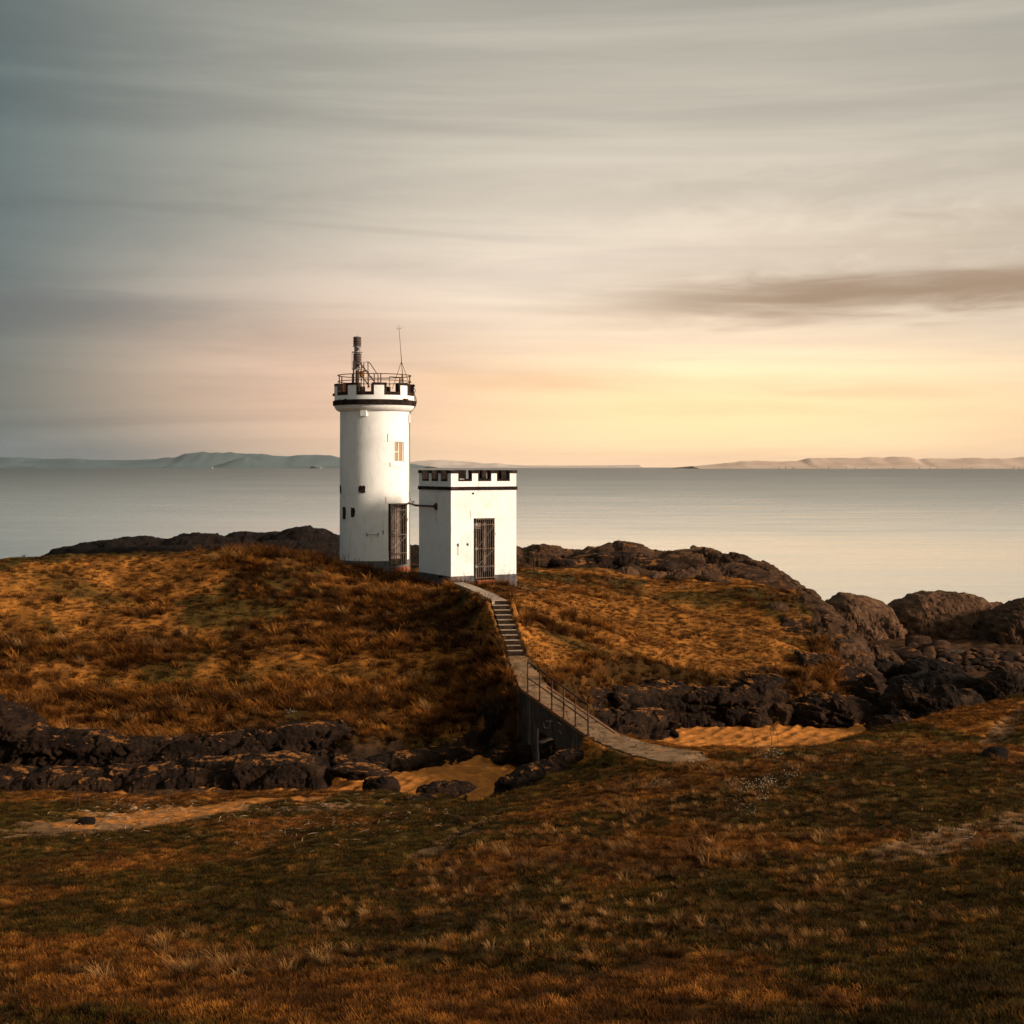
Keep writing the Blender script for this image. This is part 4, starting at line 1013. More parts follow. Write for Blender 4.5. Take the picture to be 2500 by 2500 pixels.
BL = math.hypot(B1[0]-B0[0], B1[1]-B0[1])
bridge = empty('footbridge', (B1[0], B1[1], ZC + ZB1 - .0), 0, 'sloping concrete footbridge with a rusty handrail on its near side', 'footbridge')
bo = Vector(bridge.location)
def BP(s_, t, z): return Vector((B0[0] + bd.x*s_*BL + bn.x*t, B0[1] + bd.y*s_*BL + bn.y*t, z + ZC)) - bo
def ztop(s_): return ZB0 + (ZB1 - ZB0) * s_
def zbot(s_):
    if s_ < .262 or s_ > .60: return -11.5
    if s_ > .50: return -9.68 - .55 * ((s_ - .50) / .10) ** 2
    return -9.66 + .0 * s_
ss = [-.06,0,.05,.12,.2,.261,.263,.3,.36,.42,.48,.52,.55,.575,.599,.601,.68,.76,.84,.92,1.0,1.05]
v = []; f = []
for s_ in ss:
    sh = .0
    for t in (0.0, DW): v += [BP(s_, t, ztop(s_)-.05), BP(s_, t, zbot(s_))]
for i in range(len(ss)-1):
    a, b_ = i*4, (i+1)*4
    f += [(a,a+1,b_+1,b_), (a+2,b_+2,b_+3,a+3), (a,b_,b_+2,a+2), (a+1,a+3,b_+3,b_+1)]
f += [(0,2,3,1), tuple(len(ss)*4-4+k for k in (0,1,3,2))]
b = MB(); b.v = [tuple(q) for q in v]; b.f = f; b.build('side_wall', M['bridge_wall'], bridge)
# deck slab with a lip
b = MB()
def bbox(b, s0, s1, t0, t1, zo0, zo1):
    v = [BP(s_, t, ztop(s_) + z) for z in (zo0, zo1) for s_ in (s0, s1) for t in (t0, t1)]
    b.add(v, [(0,2,3,1),(4,5,7,6),(0,1,5,4),(2,6,7,3),(0,4,6,2),(1,3,7,5)])
bbox(b, -.05, 1.03, .10, DW-.09, -.06, -.004); b.build('deck', M['concrete'], bridge)
kb = simple('rust_stained_kerb', (.16,.075,.040), (.26,.135,.075), 4, .9, .6, .02, c3=(.30,.11,.04))
b = MB(); bbox(b, -.03, 1.02, -.03, .098, -.10, .02); b.build('kerb', kb, bridge, bevel=.015)
b = MB(); bbox(b, -.03, 1.02, DW-.088, DW+.03, -.10, .02); b.build('kerb', kb, bridge, bevel=.015)
# pale streak of mortar at the edge of the opening
b = MB(); rs = random.Random(2); pts = [(-.012, -9.55), (-.02, -9.75), (-.012, -10.0), (-.006, -10.25), (.006, -10.5), (.012, -10.75)]
v = []; f = []
for i, (o_, z) in enumerate(pts):
    w_ = .016 + rs.uniform(-.006, .008); v += [BP(.257 + o_*.4, -.014, z), BP(.257 + o_*.4 + w_, -.014, z), BP(.257+o_*.4, .0, z), BP(.257+o_*.4+w_, .0, z)]
for i in range(len(pts)-1):
    a, c_ = i*4, i*4+4; f += [(a,a+1,c_+1,c_), (a,c_,c_+2,a+2), (a+1,a+3,c_+3,c_+1)]
b.add(v, f); b.build('mortar_edge', M['chalk'], bridge)
# faded painted marks on the wall: a hooked stroke and two short bars
def wallmark(pts, w_):
    # pts: (photo px, photo py) on the face of the wall
    q = []
    for px, py in pts:
        k = (px - 1250) / F; s_ = (k*B0[1] - B0[0]) / (bd.x*BL - k*bd.y*BL); Y = B0[1] + bd.y*s_*BL
        q.append(BP(s_, -.010, -(py-HOR)/F*Y))
    b = MB(); b.tube(q, w_, 5); b.v = [tuple(Vector(p)) for p in b.v]; o = b.build('painted_mark', M['chalk'], bridge)
g7 = lambda x, y: (1100 + x/3.715, 1380 + y/3.715)
wallmark([g7(848,1430), g7(850,1462), g7(868,1478), g7(890,1476), g7(902,1455), g7(908,1405)], .018)
wallmark([g7(868,1412), g7(925,1416)], .016)
wallmark([g7(975,1422), g7(1004,1446)], .018)
wallmark([g7(985,1500), g7(1002,1512), g7(1010,1532)], .014)
# handrail: six posts
tops = [g7(697,878), g7(806,947), g7(916,1028), g7(1024,1107), g7(1130,1185), g7(1250,1265)]
feet = [g7(690,1132), g7(797,1210), g7(907,1290), g7(1015,1372), g7(1120,1457), g7(1246,1548)]
rail_pts = []; mids = []; foot = []
for (tx, ty), (fx, fy) in zip(tops, feet):
    k = (fx + tx) / 2; k = (k - 1250) / F
    s_ = (k*(B0[1]) - B0[0]) / (bd.x*BL - k*bd.y*BL); s_ = max(0, min(1, s_)); Y = B0[1] + bd.y*s_*BL
    tp_ = BP(s_, .03, -(ty-HOR)/F*Y); ft = BP(s_, .03, ztop(s_)); tp_.x, tp_.y = ft.x, ft.y
    rail_pts.append(tp_); foot.append(ft); mids.append(ft.lerp(tp_, .48))
rl = MB().tube(rail_pts, .030, 10).build('handrail', M['rust'], bridge, smooth=True)
MB().tube(mids, .024, 8).build('mid_rail', M['rust'], rl, smooth=True)
for p_, q_ in zip(foot, rail_pts):
    MB().tube([p_ - Vector((0,0,.06)), q_ + Vector((0,0,.0))], .029, 8).build('post', M['rust'], rl, smooth=True)
    MB().lathe([(0,.0),(.07,.0),(.06,.03),(.034,.045)], 0, 0, 10).build('post_foot', M['rust'], rl).location = p_ + Vector((0,0,.018))

# ------------------------------------------------------------------ rocks
_ico = {}
def ico(k):
    if k not in _ico:
        bm = bmesh.new(); bmesh.ops.create_icosphere(bm, subdivisions=k, radius=1)
        _ico[k] = (np.array([v.co[:] for v in bm.verts], np.float32), [tuple(v.index for v in f_.verts) for f_ in bm.faces]); bm.free()
    return _ico[k]
def rock_mesh(size, seed, sub=5, box=3.2, amp=.16, strata=.5, tilt=(.15, .05, 1), fine=.05, crev=.10, nplanes=None, origin=(0, 0, 0)):
    """boulder cut by random planes, then bedded, cracked and roughened; beds share one direction over the coast"""
    p, fc = ico(sub); s = np.array(size, np.float32) / 2
    r_ = np.random.RandomState(1000 + int(seed)); npl = nplanes or (22 if box > 2.7 else 34)
    q0 = p / (np.abs(p) ** box).sum(1, keepdims=True) ** (1 / box)
    nn_ = r_.normal(size=(npl, 3)); nn_ /= np.linalg.norm(nn_, axis=1)[:, None]; dd_ = r_.uniform(.74, 1.0, npl)
    t = np.clip(p @ nn_.T, .05, None); rad = dd_[None] / t
    rad = np.concatenate([rad, np.linalg.norm(q0, axis=1)[:, None]], 1)
    kk = 14.0; rr_ = -np.log(np.exp(-kk * np.clip(rad, 0, 3)).sum(1)) / kk
    q = p * rr_[:, None]; w_ = q * s; m_ = float(np.mean(s)); f0 = 1.0 / max(m_, .3)
    o = seed * 17.3; W_ = w_ + np.array(origin, np.float32)
    n1 = fbm(w_[:,0]*f0*.8 + o, w_[:,1]*f0*.8, w_[:,2]*f0*1.2, o=5)
    tt = np.array(tilt, np.float32); tt /= np.linalg.norm(tt)
    h = (W_ @ tt) * 1.5 + .35 * fbm(W_[:,0]*.5, W_[:,1]*.5, W_[:,2]*.5, o=4) + .25 * n1
    fr = h - np.floor(h); joint = np.exp(-((fr - .5) / .07) ** 2); step_ = sstep(0, .5, fr) - .5
    cr = np.clip(1 - np.abs(perlin(W_[:,0]*f0*.8 + 9, W_[:,1]*f0*.8, W_[:,2]*f0*.4)) * 16, 0, 1)
    n3 = fbm(W_[:,0]*2.3, W_[:,1]*2.3, W_[:,2]*3.6, o=5, ridged=True) - .9
    disp = m_ * (amp * .55 * n1) - strata * (.09 * joint - .05 * step_) - crev * .9 * cr * min(1, m_) + fine * n3 * min(1.2, .4 + m_*.5)
    return w_ + p * disp[:, None], fc
def rock(px0, px1, pyt, pyb, D, depth=None, m_='rock_dark', label=None, name='rock', group=None, seed=None, sub=5, rz=None, bury=.35, tilt=(.15,.05,1), **kw):
    rock.n += 1; seed = seed if seed is not None else rock.n
    wd = (px1 - px0) / F * D; ht = (pyb - pyt) / F * D
    depth = depth or wd * .7
    H_ = ht * (1 + bury) * 1.06
    cx = ((px0 + px1) / 2 - 1250) / F * D; zt = ZC - (pyt - HOR) / F * D
    v, fc = rock_mesh((wd*1.08, depth, H_), seed, sub, tilt=tilt, origin=(cx, D, zt - H_*.5), **kw)
    zmax = v[:, 2].max(); xr = (v[:,0].max() - v[:,0].min())
    v[:, 0] *= wd / xr; v[:, 2] *= (H_ * .5) / zmax
    me = bpy.data.meshes.new(name); me.from_pydata(v.tolist(), [], fc); me.polygons.foreach_set('use_smooth', [True]*len(me.polygons)); me.update()
    me.materials.append(M[m_]); o = bpy.data.objects.new(name, me); C.objects.link(o)
    o.location = (cx, D, zt - H_*.5); o.rotation_euler = (0, 0, rz or 0)
    tag(o, label, 'rock', group); return o
rock.n = 0
def worley(x, y, z, seed=0):
    """F2 - F1 of a cellular pattern: zero along the joints between blocks"""
    xi, yi, zi = (np.floor(a).astype(np.int32) for a in (x, y, z)); f1 = np.full(x.shape, 9., np.float32); f2 = f1.copy(); cid = np.zeros(x.shape, np.float32)
    for a in (-1, 0, 1):
        for b in (-1, 0, 1):
            for c in (-1, 0, 1):
                h = _perm[(_perm[(_perm[(xi + a + seed) & 511] + yi + b) & 511] + zi + c) & 511]
                g_ = _grad[h]; d_ = np.sqrt((xi + a + .5 + .42*g_[:,0] - x)**2 + (yi + b + .5 + .42*g_[:,1] - y)**2 + (zi + c + .5 + .42*g_[:,2] - z)**2)
                k = d_ < f1; f2 = np.where(k, f1, np.minimum(f2, d_)); cid = np.where(k, g_[:,0]*.5 + .5, cid); f1 = np.where(k, d_, f1)
    return f2 - f1, cid
def outcrop(prof, zb, depth, m_, label, name='rock_outcrop', ns=300, nt=54, k=3.0, cell=2.4, flat=.5, joint=.28, amp=.30, fine=.07, back=.5, tiltx=.12, step=.16, ends=.06):
    """long rock outcrop whose crest follows the profile (px, py, distance); real depth, bedded and jointed"""
    rock.n += 1
    pr = np.array(prof, float); pxs = np.linspace(pr[0,0], pr[-1,0], ns)
    pyt = np.interp(pxs, pr[:,0], pr[:,1]); D = np.interp(pxs, pr[:,0], pr[:,2])
    zt = ZC - (pyt - HOR) / F * D; cx = (pxs - 1250) / F * D
    e = np.clip(np.minimum(np.arange(ns), ns - 1 - np.arange(ns)) / (ns * ends), 0, 1); e = np.sqrt(1 - (1 - e) ** 2)
    base = ZC + zb; H = (zt - base) * (.15 + .85 * e); dp = depth * (.35 + .65 * e)
    t = np.linspace(0, math.pi, nt)
    yy = -np.sign(np.cos(t)) * np.abs(np.cos(t)) ** (2 / k); zz_ = np.sin(t) ** (2 / k)
    tx_, ty_ = np.gradient(cx), np.gradient(D); kz = np.ones(31) / 31
    tx_ = np.convolve(np.pad(tx_, 15, 'edge'), kz, 'valid'); ty_ = np.convolve(np.pad(ty_, 15, 'edge'), kz, 'valid'); tl2 = np.hypot(tx_, ty_)
    off = yy[None] * dp[:, None] * np.where(yy[None] < 0, .5, back)
    X_ = cx[:, None] - off * (ty_ / tl2)[:, None]; Y_ = D[:, None] + off * (tx_ / tl2)[:, None]; Z_ = base + H[:, None] * zz_[None]
    # outward direction from a smooth version of the form
    gs_ = np.stack([np.gradient(X_, axis=0), np.gradient(Y_, axis=0), np.gradient(Z_, axis=0)], -1); gt = np.stack([np.gradient(X_, axis=1), np.gradient(Y_, axis=1), np.gradient(Z_, axis=1)], -1)
    nn_ = np.cross(gs_, gt); nn_ /= np.linalg.norm(nn_, axis=-1, keepdims=True) + 1e-9
    if nn_[ns//2, nt//2, 2] < 0: nn_ = -nn_
    x, y, z = X_.ravel().astype(np.float32), Y_.ravel().astype(np.float32), Z_.ravel().astype(np.float32); N_ = nn_.reshape(-1, 3)
    n1 = fbm(x*.35, y*.35, z*.5, o=5); n2 = fbm(x*1.1, y*1.1, z*1.6, o=4)
    zl = z + tiltx * x + .25 * n1
    wx, wy, wz = x / cell + .75*n1 + .14*n2, y / cell + .2*n1, zl / (cell * flat) + .45*n1 + .10*n2
    f21, cid = worley(wx, wy, wz, rock.n * 7)
    g21, _ = worley(wx*2.3 + 5, wy*2.3, wz*2.1, rock.n * 3 + 1)
    fr = zl * 2.2 + .3*n2; fr = fr - np.floor(fr)
    disp = joint * (sstep(0, .22, f21) - 1) * (.35 + .9 * sstep(-.4, .5, fbm(x*.5 + 7, y*.5, z*.5, o=2))) + .35 * joint * (sstep(0, .16, g21) - 1) * sstep(-.1, .3, n1) + .28 * (cid - .5) * min(1, cell / 2) + amp * (.6*n1 + .28*n2)
    disp += step * (np.clip(fr * 1.0, 0, 1) - .5) * .6 + fine * (fbm(x*3.7, y*3.7, z*5, o=3, ridged=True) - .8)
    crest = sstep(.5, .95, np.repeat(zz_[None], ns, 0).ravel()) ; disp *= 1 - .55 * crest
    V = np.stack([x, y, z], 1) + N_ * disp[:, None]
    idx_ = np.arange(ns * nt).reshape(ns, nt); fq = np.stack([idx_[:-1,:-1], idx_[:-1,1:], idx_[1:,1:], idx_[1:,:-1]], -1).reshape(-1, 4)
    fc = fq.tolist() + [idx_[0].tolist(), idx_[-1][::-1].tolist()]
    c0_ = np.array([float(x.mean()), float(y.mean()), base])
    me = bpy.data.meshes.new(name); me.from_pydata((V - c0_).tolist(), [], fc)
    bm = bmesh.new(); bm.from_mesh(me); bmesh.ops.recalc_face_normals(bm, faces=bm.faces); bm.to_mesh(me); bm.free()
    me.polygons.foreach_set('use_smooth', [True] * len(me.polygons)); me.update(); me.materials.append(M[m_])
    o = bpy.data.objects.new(name, me); C.objects.link(o); o.location = c0_; tag(o, label, 'rock'); return o
# --- skyline rocks behind the left mound
outcrop([(112,1366,87),(118,1358,87),(145,1340,88),(179,1331,88),(249,1317,89),(300,1313,89),(356,1309,90),(407,1316,90),(440,1306,90),(478,1298,90),(520,1300,90),(552,1309,90),(580,1300,91),(600,1298,91),(625,1303,91),(670,1299,91),(702,1301,91),(720,1290,90),(745,1283,90),(785,1290,90),(808,1303,90),(840,1307,90),(880,1312,90),(960,1322,90),(1060,1335,91)],
  -9.5, 8, 'rock_black', 'long dark humped rock outcrop on the skyline left of the round tower', ns=520, k=2.6, cell=4.6, flat=.55, joint=.22, amp=.35, tiltx=-.12, ends=.02)
outcrop([(150,1352,84),(230,1340,84.5),(330,1330,85),(420,1335,85),(500,1330,85),(600,1336,85),(640,1322,85),(700,1318,85),(780,1326,85),(850,1338,85),(900,1345,85)],
  -9, 5, 'rock_black', 'lower dark rock shelf between the turf and the skyline outcrop left of the tower', ns=380, k=2.6, cell=3.4, flat=.45, joint=.22, amp=.3, tiltx=-.2, ends=.04)
# --- skyline rocks to the right of the buildings
outcrop([(1200,1338,93),(1259,1333,93),(1278,1339,93),(1300,1331,93),(1328,1329,93),(1364,1337,93),(1375,1344,93),(1400,1345,93),(1425,1346,93),(1436,1337,93),(1455,1341,93),(1474,1341,92),(1479,1330,92),(1495,1329,92),(1508,1323,92),(1548,1327,92),(1565,1331,92),(1586,1341,92),(1625,1346,92),(1650,1344,92),(1674,1340,91),(1712,1341,91)],
  -9.5, 8, 'rock_mid', 'long brown rock ridge on the skyline right of the square building', ns=420, k=2.7, cell=2.9, flat=.5, joint=.30, amp=.30, tiltx=.16, ends=.015)
outcrop([(1700,1345,90),(1716,1341,90),(1719,1334,90),(1735,1336,90),(1752,1347,89.5),(1776,1352,89),(1781,1347,89),(1800,1348,89),(1852,1364,88),(1880,1380,87),(1907,1399,86),(1935,1425,84),(1961,1446,82),(1985,1466,79),(2010,1498,76),(2038,1528,73.5),(2052,1560,71),(2066,1600,68.5)],
  -12.3, 4.6, 'rock_mid', 'jagged brown rock spur running down from the skyline to the shore on the right', ns=520, k=2.2, cell=1.7, flat=.5, joint=.50, amp=.55, step=.3, tiltx=.5, ends=.02, fine=.11, nt=90)
outcrop([(1330,1372,87),(1345,1362,87),(1397,1363,87),(1410,1357,87.5),(1440,1352,88),(1470,1348,88),(1490,1351,88),(1520,1346,88),(1560,1349,88),(1572,1357,88),(1600,1366,87.5),(1640,1370,87),(1662,1381,87)],
  -9, 5, 'rock_dark', 'dark overhanging rock terrace below the skyline ridge right of the building', ns=320, k=3.2, cell=2.4, flat=.55, joint=.36, amp=.3, tiltx=.1)
outcrop([(1600,1400,85),(1640,1388,85),(1690,1381,85.5),(1740,1377,86),(1790,1378,86),(1850,1392,84.5),(1890,1420,82.5),(1925,1450,80),(1960,1490,77)],
  -10.5, 5, 'rock_mid', 'broken brown rock shelf at the end of the turf below the rocky spur', ns=300, k=2.8, cell=1.9, flat=.5, joint=.32, amp=.32, tiltx=.3, fine=.1)
outcrop([(1905,1500,75.5),(1940,1510,74.5),(1975,1540,73),(2010,1572,71.5),(2040,1602,70),(2075,1636,68)],
  -11.6, 4.5, 'rock_dark', 'dark stepped rock flank where the turf ends above the boulder beach', ns=240, k=2.6, cell=1.8, flat=.45, joint=.34, amp=.3, tiltx=.5, fine=.1)
outcrop([(1940,1590,67.5),(1975,1594,67.5),(2010,1606,67),(2045,1622,66.5),(2075,1650,65.5),(2090,1690,64)],
  -11.4, 4.0, 'rock_dark', 'dark rock face under the orange turf lip at the corner of the headland', ns=220, k=3.2, cell=1.7, flat=.6, joint=.34, amp=.3, tiltx=.3, fine=.1)
for (a, b, c, e, D, lab, mm) in [
 (1330,1410,1361,1391,86,'dark block standing at the edge of the turf right of the building','rock_dark'),
 (1492,1562,1382,1420,84,'brown rock with a grassy top just above the turf','rock_brown'),
 (1576,1630,1393,1422,83.5,'sunlit ochre boulder at the edge of the turf below the skyline rocks','rock_brown'),
 (1618,1700,1391,1428,83,'dark boulder right beside the sunlit ochre boulder','rock_mid'),
 (1690,1790,1398,1428,82.5,'flat dark rock at the top edge of the turf on the right','rock_mid'),
 (1850,1940,1468,1512,76.5,'weathered ledge with white flowers on the right shoulder','rock_mid')]:
    rock(a, b, c, e, D, depth=max(2.0, (b-a)/F*D*.8), m_=mm, label=lab, sub=5, bury=.55, box=3.0, amp=.2, strata=.9, crev=.13, fine=.08, tilt=(-.25,.1,1))
# --- big seaside rocks at the right
outcrop([(2001,1500,98),(2012,1478,98),(2030,1464,98),(2055,1452,98),(2075,1450,98),(2100,1453,98),(2125,1459,98),(2150,1468,98),(2172,1478,98),(2184,1500,98)],
  -12.8, 7, 'rock_brown', 'big round brown rock on the shore, left one of the large seaside rocks', name='sea_rock', ns=260, nt=90, k=2.3, cell=5.5, flat=.5, joint=.16, amp=.62, step=.34, fine=.035, tiltx=.1, ends=.12)
outcrop([(2166,1500,100),(2178,1478,100),(2192,1468,100),(2215,1460,100),(2228,1450,100),(2260,1445,100),(2310,1447,100),(2372,1448,100),(2396,1455,100),(2400,1470,100),(2440,1472,100),(2470,1467,100)],
  -13, 8, 'rock_brown', 'largest flat topped brown rock on the shore, in the middle of the seaside rocks', name='sea_rock', ns=360, nt=90, k=2.5, cell=3.6, flat=.7, joint=.16, amp=.62, step=.34, fine=.035, tiltx=.1, ends=.06)
outcrop([(2385,1560,94),(2402,1520,94),(2430,1490,94),(2455,1475,94),(2480,1463,94),(2520,1458,94),(2600,1462,94),(2700,1480,94),(2760,1520,94)],
  -13, 8, 'rock_mid', 'dark rounded rock at the right edge of the picture by the sea', name='sea_rock', ns=320, nt=80, k=2.4, cell=3.6, flat=.7, joint=.16, amp=.62, step=.34, fine=.035, tiltx=.1, ends=.06)
# --- dark smooth rocks and lichened rocks below them
for (a, b, c, e, D, mm, lab) in [
 (2072,2172,1648,1745,64,'rock_dark','smooth dark dome of rock right of the headland cliff'),
 (2140,2262,1660,1762,62,'rock_dark','smooth dark sloping rock between the dome and the lichened rock'),
 (2228,2420,1672,1750,61.5,'rock_lichen','dark rock crowned with an orange lichen patch'),
 (2165,2420,1634,1685,68,'rock_black','long low dark reef behind the orange lichened rock'),
 (2380,2540,1626,1705,66,'rock_lichen','large dark rock with orange lichen at the right edge of the picture'),
 (2100,2210,1607,1640,73,'rock_black','low seaweed covered rock below the beach boulders'),
 (2200,2340,1608,1636,72,'rock_black','flat weedy rock ledge in front of the beach boulders'),
 (2120,2260,1735,1790,59.5,'rock_dark','sand dusted dark rocks at the right end of the sandy gully'),
 (2040,2130,1590,1655,71,'rock_mid','sloping rock apron between the headland and the boulder beach'),
 (2050,2200,1568,1612,79,'rock_mid','long brown rock shelf left of the beach boulders')]:
    rj = random.Random(a); n_ = 8; h_ = e - c; pr = []
    for q in range(n_ + 1):
        t_ = q / n_; arch = (1 - abs(2*t_ - 1) ** 2.6)
        pr.append((a + (b-a)*t_, e - h_*(.25 + .75*arch) + rj.uniform(0, .22)*h_*(0 if q == n_//2 else 1), D + .6*t_))
    outcrop(pr, -(e - HOR)/F*D - .5, max(2.6, (b-a)/F*D*.8), mm, lab, name='rock', ns=240, nt=60, k=2.3, cell=1.7, flat=.42, joint=.26, amp=.34, fine=.05, tiltx=.28, step=.3, ends=.08)
# --- cliff on the right of the bridge
outcrop([(1352,1712,55.6),(1372,1690,56.6),(1400,1680,58),(1430,1674,59.2),(1500,1672,60.3),(1560,1668,61.4),(1620,1664,62),(1680,1664,62.2),(1730,1666,62.2),(1790,1660,62.4),(1830,1648,62.8),(1880,1630,64.6),(1930,1640,65),(1975,1650,65)],
  -11.4, 3.0, 'rock_dark', 'dark overhanging cliff under the turf edge right of the footbridge', ns=620, nt=90, k=4.0, cell=1.55, flat=.62, joint=.42, amp=.34, fine=.07, tiltx=.05, ends=.02)
outcrop([(1395,1775,56.6),(1410,1735,56.9),(1440,1722,57.2),(1480,1724,57.4),(1520,1740,57.6),(1550,1738,58.2),(1575,1720,59),(1600,1724,59.4),(1630,1745,59.6),(1652,1775,59.6)],
  -11.4, 2.8, 'rock_dark', 'lower humped dark rocks with drifted sand beside the foot of the footbridge', ns=380, nt=80, k=2.6, cell=1.6, flat=.8, joint=.30, amp=.26, fine=.05, tiltx=-.25, ends=.04)
outcrop([(1640,1752,62.0),(1665,1712,62.0),(1700,1695,62.1),(1740,1702,62.2),(1780,1694,62.3),(1820,1705,62.3),(1850,1722,62.2),(1885,1745,62.0)],
  -11.4, 2.4, 'rock_dark', 'bulging rounded rock buttress standing on the sunlit sand', ns=340, nt=80, k=2.8, cell=1.7, flat=.9, joint=.30, amp=.26, fine=.05, tiltx=.1, ends=.05)
outcrop([(1930,1760,61.2),(1950,1722,61.6),(1990,1700,62.2),(2030,1690,62.6),(2070,1700,62.4),(2092,1735,61.8),(2100,1770,61.5)],
  -11.4, 3.2, 'rock_dark', 'last dark outcrop of the headland standing on the sand', ns=300, nt=80, k=3.0, cell=1.5, flat=.6, joint=.32, amp=.30, fine=.07, tiltx=.3, ends=.05)
for (a, b, c, e, D, dp, mm, lab) in [
 (1800,1880,1732,1770,61.4,2.0,'rock_dark','small round dark boulder at the foot of the cliff'),
 (1545,1612,1752,1790,58.0,1.6,'rock_dark','low dark boulder where the sand meets the lower rocks'),
 (1880,1950,1715,1762,61.9,2.0,'rock_mid','brown boulder between the buttress and the last outcrop')]:
    rock(a, b, c, e, D, depth=dp, m_=mm, label=lab, sub=5, bury=.25, box=2.6, amp=.2, strata=.5, crev=.10, fine=.06, tilt=(.1,.3,1))
# --- gully on the left of the bridge
outcrop([(-220,1690,53.6),(-100,1700,53.2),(0,1706,52.8),(50,1735,52.4),(80,1772,52.0),(130,1782,51.8),(200,1784,51.8),(300,1796,51.7),(400,1796,51.9),(480,1790,52.1),(560,1784,52.3),(640,1780,52.5),(700,1768,52.8),(760,1762,53.0),(830,1758,53.3),(880,1776,53.6)],
  -11.6, 2.2, 'rock_dark', 'dark blocky cliff under the hanging orange grass on the left', ns=760, nt=80, k=3.6, cell=1.9, flat=.62, joint=.40, amp=.28, fine=.06, tiltx=-.05, ends=.02)
outcrop([(-200,1856,50.2),(-80,1862,50.2),(60,1872,50.1),(180,1880,50.0),(300,1874,50.0),(420,1858,49.9),(520,1850,49.9),(620,1842,49.9),(700,1836,50.0),(770,1844,49.9),(810,1870,49.8)],
  -11.7, 3.2, 'rock_dark', 'sloping dark rock shelf veined with sand in the left gully', ns=620, nt=70, k=2.3, cell=1.9, flat=.8, joint=.22, amp=.26, fine=.05, tiltx=-.1, ends=.03)
outcrop([(560,1850,49.0),(600,1842,49.0),(680,1846,49.0),(760,1856,49.0),(806,1876,48.9)],
  -11.6, 1.8, 'rock_dark', 'large dark block at the right end of the gully shelf', ns=240, nt=60, k=3.2, cell=1.9, flat=.8, joint=.22, amp=.2, fine=.05, tiltx=-.1, ends=.08)
outcrop([(868,1872,51.0),(900,1850,51.4),(960,1838,51.9),(1020,1832,52.6),(1080,1824,53.3),(1130,1820,53.9),(1165,1830,54.3),(1185,1844,54.5)],
  -11.5, 1.6, 'rock_dark', 'long dark tongue of rock ending in the sand basin', ns=300, nt=60, k=3.0, cell=1.4, flat=.8, joint=.2, amp=.2, fine=.05, tiltx=.1, ends=.06)
outcrop([(1085,1770,57),(1130,1740,57),(1180,1722,56.6),(1225,1700,55.8),(1262,1690,54.9),(1290,1700,54.2)],
  -11.6, 3.0, 'rock_black', 'shadowed hollow rock bank left of the footbridge', ns=260, nt=80, k=2.6, cell=1.8, flat=.8, joint=.25, amp=.3, fine=.06, tiltx=.1, ends=.04)
outcrop([(1226,1912,45.9),(1250,1893,46.1),(1285,1873,46.3),(1320,1862,46.5),(1355,1848,46.6),(1400,1838,46.8),(1440,1835,46.9),(1462,1842,46.9),(1476,1862,46.8)],
  -11.3, 2.4, 'rock_dark', 'big slanting dark boulder with white lichen spots in front of the footbridge', ns=300, nt=70, k=2.4, cell=2.6, flat=.7, joint=.14, amp=.22, fine=.05, tiltx=-.35, step=.2, ends=.06)
outcrop([(1316,1828,51.7),(1330,1812,51.7),(1350,1806,51.6),(1372,1812,51.4),(1392,1826,51.2)],
  -11.3, 1.1, 'rock_black', 'dark rubble filling the lower part of the opening in the footbridge wall', ns=120, nt=40, k=2.6, cell=.8, flat=.8, joint=.14, amp=.16, fine=.05, tiltx=.1, ends=.1)
for (a, b, c, e, D, dp, mm, lab) in [
 (800,905,1842,1880,50.6,1.6,'rock_dark','small dark rock between the gully rock and the sand tongue'),
 (800,950,1864,1892,49.0,1.6,'rock_dark','low rounded grey rock in front of the long rock tongue'),
 (1195,1262,1818,1858,53.0,1.2,'rock_dark','squat dark boulder in the sand left of the footbridge'),
 (1258,1312,1812,1852,52.9,1.0,'rock_dark','dark boulder at the foot of the footbridge wall'),
 (1300,1400,1788,1866,53.0,1.6,'rock_black','dark rock added under the footbridge to darken its opening'),  # added rock, keeps sun and bright sand out of the opening
 (1215,1330,1893,1928,46.2,1.2,'rock_dark','low rubbly rock left of the big slanting boulder'),
 (1015,1165,1908,1938,45.6,1.2,'rock_dark','low dark rock ledge at the near edge of the sand basin'),
 (965,1090,1938,1972,44.2,1.4,'rock_dark','smooth grey rock showing through the near grass below the sand basin'),
 (880,975,1893,1925,46.6,1.2,'rock_dark','small dark rock on the sandy bank left of the basin')]:
    rz_ = .0
    o = rock(a, b, c, e, D, depth=dp, m_=mm, label=lab, sub=5, bury=.3, box=3.0, amp=.17, strata=.8, crev=.12, tilt=(.15,.3,1), name='gully_rock')
